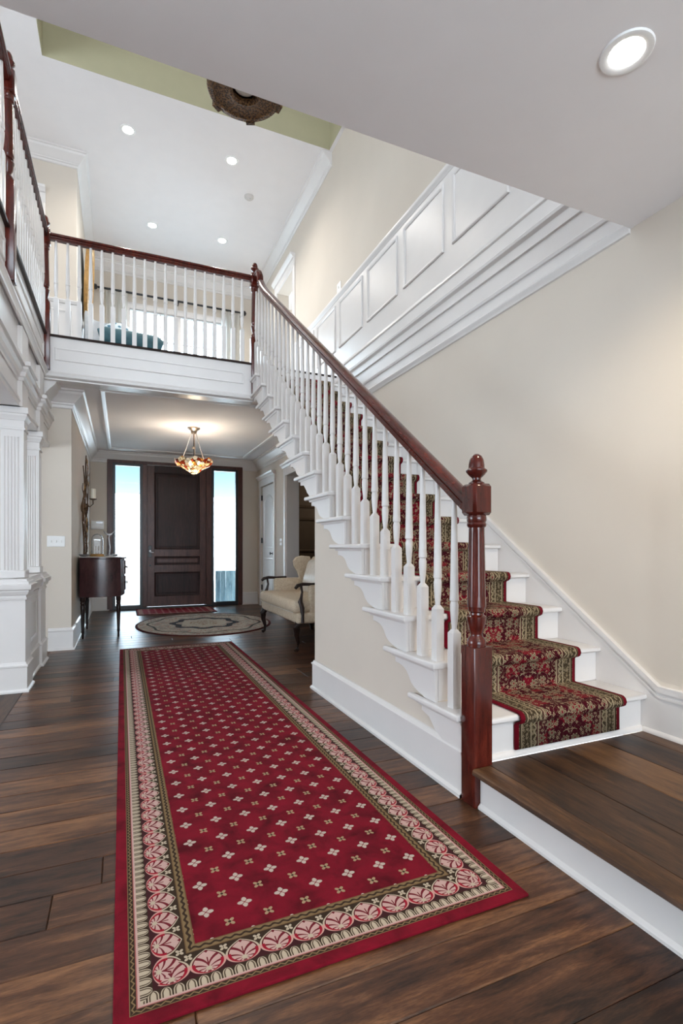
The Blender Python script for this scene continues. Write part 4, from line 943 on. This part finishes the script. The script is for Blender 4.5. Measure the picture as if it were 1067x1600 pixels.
l = bpy.data.lights.new('study_fill', 'POINT'); l.energy = 9; l.color = (1, .85, .68); l.shadow_soft_size = .1  # point light without a fixture, added to lift the dark study
o = bpy.data.objects.new('study_fill', l); C.objects.link(o); o.location = (XR+1.6, 8.3, 2.3)
# room behind the upper doorway
ub = tag(wallX('wall_upper_room', XR+1.6, XR+1.7, 6.5, YD, Z2, ZU, [(7.8, 9.2, 3.9, 5.5)]), 'pale wall of the upper bedroom seen through its doorway', 'wall', kind='structure')
obj('side_wall', B(XR+.2, XR+1.6, 6.5, 6.6, Z2, ZU), 'wall_paint', ub); obj('room_ceiling', B(XR+.2, XR+1.7, 6.5, YD, 5.9, 6.0), 'ceiling_paint', ub); obj('room_floor', B(XR+.2, XR+1.7, 6.5, YD, Z2-.05, Z2), 'bounce_carpet', ub)

# ------------------------------------------------------------------ upstairs furniture
bn = thing('teal_bench', 'teal upholstered bench with rolled back on the upper landing', 'bench', (0.16, 7.25, Z2+.001))
obj('seat', B(-.42, .34, -.05, .50, .28, .46, bev=.05, seg=3), 'teal_velvet', bn)
bm = bmesh.new(); tube(bm, [(-.42, 0, .60), (-.36, 0, .62), (.27, 0, .60), (.34, 0, .575)], [.085, .10, .10, .07], 18); obj('roll', bm, 'teal_velvet', bn)
obj('back_panel', B(-.40, .32, -.04, .04, .30, .60, bev=.02), 'teal_velvet', bn)
for x_, y_ in ((-.36, 0), (.28, 0), (-.36, .45), (.28, .45)): obj('leg', lathe(bmesh.new(), [(.015, 0), (.025, .30), (0, .30)], 10, (x_, y_, 0)), 'dark_wood', bn)
pw = tag(obj('pillow', lathe(bmesh.new(), [(0, -.06), (.13, -.055), (.23, -.02), (.245, 0), (.23, .02), (.13, .055), (0, .06)], 24), 'blue_pillow', loc=(-.02, 7.60, Z2+.715)), 'blue and white patterned pillow leaning on the teal bench', 'pillow'); pw.rotation_euler = (PI/2-.15, 0, .2)
lc = thing('grey_chair', 'pale grey barrel chair beside the teal bench upstairs', 'chair', (-0.21, 8.12, Z2+.001))
pr = [(.28*math.cos(a), .28*math.sin(a)) for a in [math.radians(q) for q in range(-20, 201, 20)]]; pr2 = [(.24*math.cos(a), .24*math.sin(a)) for a in [math.radians(q) for q in range(200, -21, -20)]]
obj('back', prism(bmesh.new(), pr+pr2, .10, 1.22, bev=.015, seg=2), 'grey_felt', lc); obj('seat', lathe(bmesh.new(), [(.23, .1), (.235, .40), (.20, .45), (0, .46)], 20), 'grey_felt', lc)
for x_, y_ in ((-.15, -.15), (.15, -.15), (-.15, .18), (.15, .18)): obj('leg', lathe(bmesh.new(), [(.014, 0), (.02, .11), (0, .11)], 10, (x_, y_, 0)), 'dark_wood', lc)
fp = thing('framed_picture', 'round gilt framed picture tilted on the upper left wall', 'picture', (-0.515, 8.45, 5.02))
bm = bmesh.new(); n = 40; ring = [(.50*math.cos(2*PI*i/n), .56*math.sin(2*PI*i/n)) for i in range(n)][::-1]
sweep(bm, ring, [(0, .0), (.0, .05), (.03, .065), (.07, .05), (.09, .02), (.09, 0)], True, lambda a, b, c: (c+.01+.06*(b+.56), a, b)); obj('frame', bm, 'gilt', fp)
obj('picture', prism(bmesh.new(), [(a*.84, b*.86) for a, b in ring], .012, .026, lambda a, b, c: (c+.01+.06*(b+.56), a, b)), 'picture_print', fp)

# ------------------------------------------------------------------ lamps
def spot_light(loc, power, size, blend, col, rad=.05):
    l = bpy.data.lights.new('downlight_bulb', 'SPOT'); l.energy = power; l.spot_size = math.radians(size); l.spot_blend = blend; l.color = col; l.shadow_soft_size = rad
    o = bpy.data.objects.new('downlight_bulb', l); C.objects.link(o); o.location = loc; return o
def downlight(x, y, z, r, power, lab, group=None, size=150):
    t_ = thing('downlight', lab, 'ceiling light', (x, y, z), group=group)
    obj('trim_ring', sweep(bmesh.new(), ellipse(r, r, 32), [(-.22*r, 0), (-.20*r, -.003), (0, -.008), (.16*r, -.006), (.20*r, 0)], True), 'white_plastic', t_)
    obj('lens', lathe(bmesh.new(), [(.80*r, -.001), (.78*r, -.004), (0, -.005)], 32), 'lamp_lens', t_)
    spot_light((x, y, z-.03), power, size, .8, (1.0, .93, .84) if z > 3 else (1.0, .82, .58), r*.7)
G_ = 'downlights in the upper ceiling'
downlight(0.071, 6.663, ZU, .075, 52, 'small recessed downlight in the upper ceiling over the balcony railing corner', G_)
downlight(1.311, 6.661, ZU, .075, 52, 'small recessed downlight in the upper ceiling beside the tray edge and chandelier', G_)
downlight(0.439, 8.483, ZU, .075, 52, 'small recessed downlight toward the curtained window, nearer the framed picture wall', G_)
downlight(1.509, 8.457, ZU, .075, 52, 'small recessed downlight in the upper ceiling past the smoke detector near the window', G_)
downlight(1.568, 1.210, ZC, .070, 36, 'large bright recessed downlight in the low ceiling over the landing')
G2 = 'added fill downlights behind the camera'
for x_, y_, w_ in ((0.2, -1.0, 'halfway along the near hall'), (0.2, -2.8, 'beside the added rear hall window'), (1.57, -1.2, 'over the far end of the landing')): downlight(x_, y_, ZC, .070, 26, 'added fill downlight in the low ceiling ' + w_, G2)  # out-of-view fittings added to light the near hall
sd = thing('smoke_detector', 'small white smoke detector on the upper ceiling', 'smoke detector', (1.672, 7.243, ZU))
obj('housing', lathe(bmesh.new(), [(.065, 0), (.065, -.02), (.05, -.035), (0, -.038)], 20), 'grey_plastic', sd); obj('grille', lathe(bmesh.new(), [(.03, -.036), (.028, -.05), (0, -.052)], 16), 'grey_plastic', sd)
vt = thing('ceiling_vent', 'slim grey air vent in the upper ceiling by the window', 'vent', (0.85, 9.35, ZU))
obj('vent_frame', B(-.22, .22, -.05, .05, -.008, 0, bev=.003), 'white_plastic', vt)
for i in range(4): obj('slot', B(-.19, .19, -.036+.021*i, -.026+.021*i, -.0095, -.004), 'pewter', vt)

# stained glass pendant in the entry
pe = thing('pendant_lamp', 'stained glass bowl pendant on chains in the entry', 'pendant lamp', (0.935, 7.45, ZF))
obj('canopy', lathe(bmesh.new(), [(.085, 0), (.088, -.012), (.07, -.03), (.045, -.045), (.04, -.07), (.025, -.085), (0, -.085)], 20), 'brushed_nickel', pe)
obj('stem', tube(bmesh.new(), [(0, 0, -.08), (0, 0, -.50)], .007, 8), 'black_metal', pe)
obj('stem_ball', lathe(bmesh.new(), [(0, -.26), (.024, -.27), (.024, -.29), (0, -.30)], 14), 'brushed_nickel', pe)
for i in range(3):
    a = 2*PI*i/3 + .5; obj('chain', tube(bmesh.new(), [(.04*math.cos(a), .04*math.sin(a), -.07), (.11*math.cos(a), .11*math.sin(a), -.28), (.19*math.cos(a), .19*math.sin(a), -.47)], .005, 6), 'brushed_nickel', pe)
bm = bmesh.new(); NB = 48; rings = []
for r_, z_ in ((.262, -.455), (.258, -.480), (.235, -.520), (.19, -.550), (.13, -.580), (.09, -.608), (.05, -.640), (.018, -.655)):
    rings.append([bm.verts.new((r_*math.cos(2*PI*i/NB), r_*math.sin(2*PI*i/NB), z_ + (.018*math.cos(8*2*PI*i/NB) if r_ > .2 else 0)*(r_-.19)/.07)) for i in range(NB)])
for a, b in zip(rings, rings[1:]):
    for i in range(NB): bm.faces.new((a[i], a[(i+1) % NB], b[(i+1) % NB], b[i]))
bm.faces.new(rings[-1]); bmesh.ops.solidify(bm, geom=bm.faces[:], thickness=.006)
obj('glass_bowl', bm, 'stained_glass', pe); obj('bottom_finial', lathe(bmesh.new(), [(0, -.68), (.012, -.672), (.02, -.655), (.012, -.645), (0, -.64)], 12), 'bronze', pe)
for a in (0, 2.1, 4.2): obj('bulb', lathe(bmesh.new(), [(0, -.53), (.022, -.515), (.028, -.495), (.015, -.46), (0, -.455)], 12, (.08*math.cos(a), .08*math.sin(a), 0)), 'bulb_glass', pe)
l = bpy.data.lights.new('pendant_bulb', 'POINT'); l.energy = 20; l.color = (1, .87, .70); l.shadow_soft_size = .06
o = bpy.data.objects.new('pendant_bulb', l); C.objects.link(o); o.location = (0.935, 7.45, ZF-.53)

# bronze ring chandelier hanging in the stair hall
cn = thing('chandelier', 'cast bronze ring chandelier hanging high in the stair hall', 'chandelier', (0.87, 3.90, 4.60))
obj('ring', lathe(bmesh.new(), [(.095, .03), (.095, .0), (.115, -.012), (.14, -.004), (.235, -.002), (.245, -.012), (.275, -.008), (.285, .004), (.285, .05), (.262, .055), (.11, .04), (.095, .03)], 64), 'cast_bronze', cn)
cn.children[0].data.validate()
obj('bowl', lathe(bmesh.new(), [(.10, .035), (.08, .03), (.05, .025), (0, .022)], 40), 'alabaster', cn)
for i in range(6):
    a = 2*PI*i/6 + 1.20; c_, s_ = math.cos(a), math.sin(a); tx, tyy = -s_, c_
    pts = [(.27*c_+.035*tx, .27*s_+.035*tyy), (.298*c_+.035*tx, .298*s_+.035*tyy), (.298*c_-.035*tx, .298*s_-.035*tyy), (.27*c_-.035*tx, .27*s_-.035*tyy)]
    obj('clasp', prism(bmesh.new(), pts, -.014, .06), 'cast_bronze', cn)
    if i % 2 == 0: obj('chain', tube(bmesh.new(), [(.27*c_, .27*s_, .05), (.03*c_, .03*s_, .95)], .008, 6), 'bronze', cn)
obj('stem', tube(bmesh.new(), [(0, 0, .93), (0, 0, HR-4.58-.02)], .012, 8), 'bronze', cn)
obj('canopy', lathe(bmesh.new(), [(.10, HR-4.58), (.10, HR-4.60), (.03, HR-4.66), (0, HR-4.66)], 20), 'bronze', cn)

# ------------------------------------------------------------------ wall plates
sw = thing('switch_plate', 'white three-gang switch plate on the beige end wall', 'light switch', (-0.645, 6.25, 1.17))
obj('plate', B(-.085, .085, -.006, 0, -.058, .058, bev=.003), 'white_plastic', sw)
for i in (-1, 0, 1): obj('toggle', B(i*.046-.005, i*.046+.005, -.016, -.005, -.014, .012, bev=.002), 'linen', sw)
s2 = thing('switch_plate', 'white switch plate between the closet door and study opening', 'light switch', (XR, 8.28, 1.2))
obj('plate', B(-.006, 0, -.06, .06, -.058, .058, bev=.003), 'white_plastic', s2)
for i in (-1, 1): obj('toggle', B(-.016, -.005, i*.025-.005, i*.025+.005, -.014, .012), 'linen', s2)
s3 = thing('switch_plate', 'small white switch plate above the stair wall chair rail', 'light switch', (XR, 5.79, 4.30))
obj('plate', B(-.006, 0, -.06, .06, -.058, .058, bev=.003), 'white_plastic', s3); obj('toggle', B(-.016, -.005, -.005, .005, -.014, .012), 'linen', s3)
th_ = thing('thermostat', 'white alarm keypad on the front wall beside the sidelight', 'keypad', (-0.385, YD, 1.50))
obj('case', B(-.10, .10, -.03, 0, -.075, .075, bev=.008, seg=2), 'white_plastic', th_); obj('screen', B(-.02, .08, -.032, -.029, .03, .055), 'pewter', th_)
obj('cover_line', B(-.085, .085, -.0315, -.029, -.002, .002), 'pewter', th_)

# ------------------------------------------------------------------ outside the door: porch
po = tag(obj('porch', B(-6, 8.5, YD+.2, YD+8.5, -.12, -.02), 'porch_stone'), 'pale stone porch outside the entry door', 'porch', kind='structure')
obj('sky_tint_slab', B(-2.2, 4.6, YD+.2, YD+7.0, 2.74, 2.84), 'sky_tint', po)  # blue slab added in place of the sky at the sidelight tops
gd_ = tag(obj('ground', B(-40, 40, YD+8.5, 70, -.3, -.12), 'porch_stone'), 'bright pale driveway beyond the porch', 'ground', kind='structure')
bp = thing('driftwood_panel', 'weathered blue-grey board panel standing outside the right sidelight', 'panel', (1.93, YD+.55, -.02))
for i in range(4): obj('board', prism(bmesh.new(), [(-.20+.105*i, 0), (-.20+.105*i, .66), (-.10+.105*i, .66), (-.10+.105*i, 0)], -.015, .012+.006*(i % 2), lambda a, b, c: (a, c, b), bev=.003), 'driftwood', bp)
obj('batten', B(-.20, .215, .018, .035, .25, .31), 'driftwood', bp)
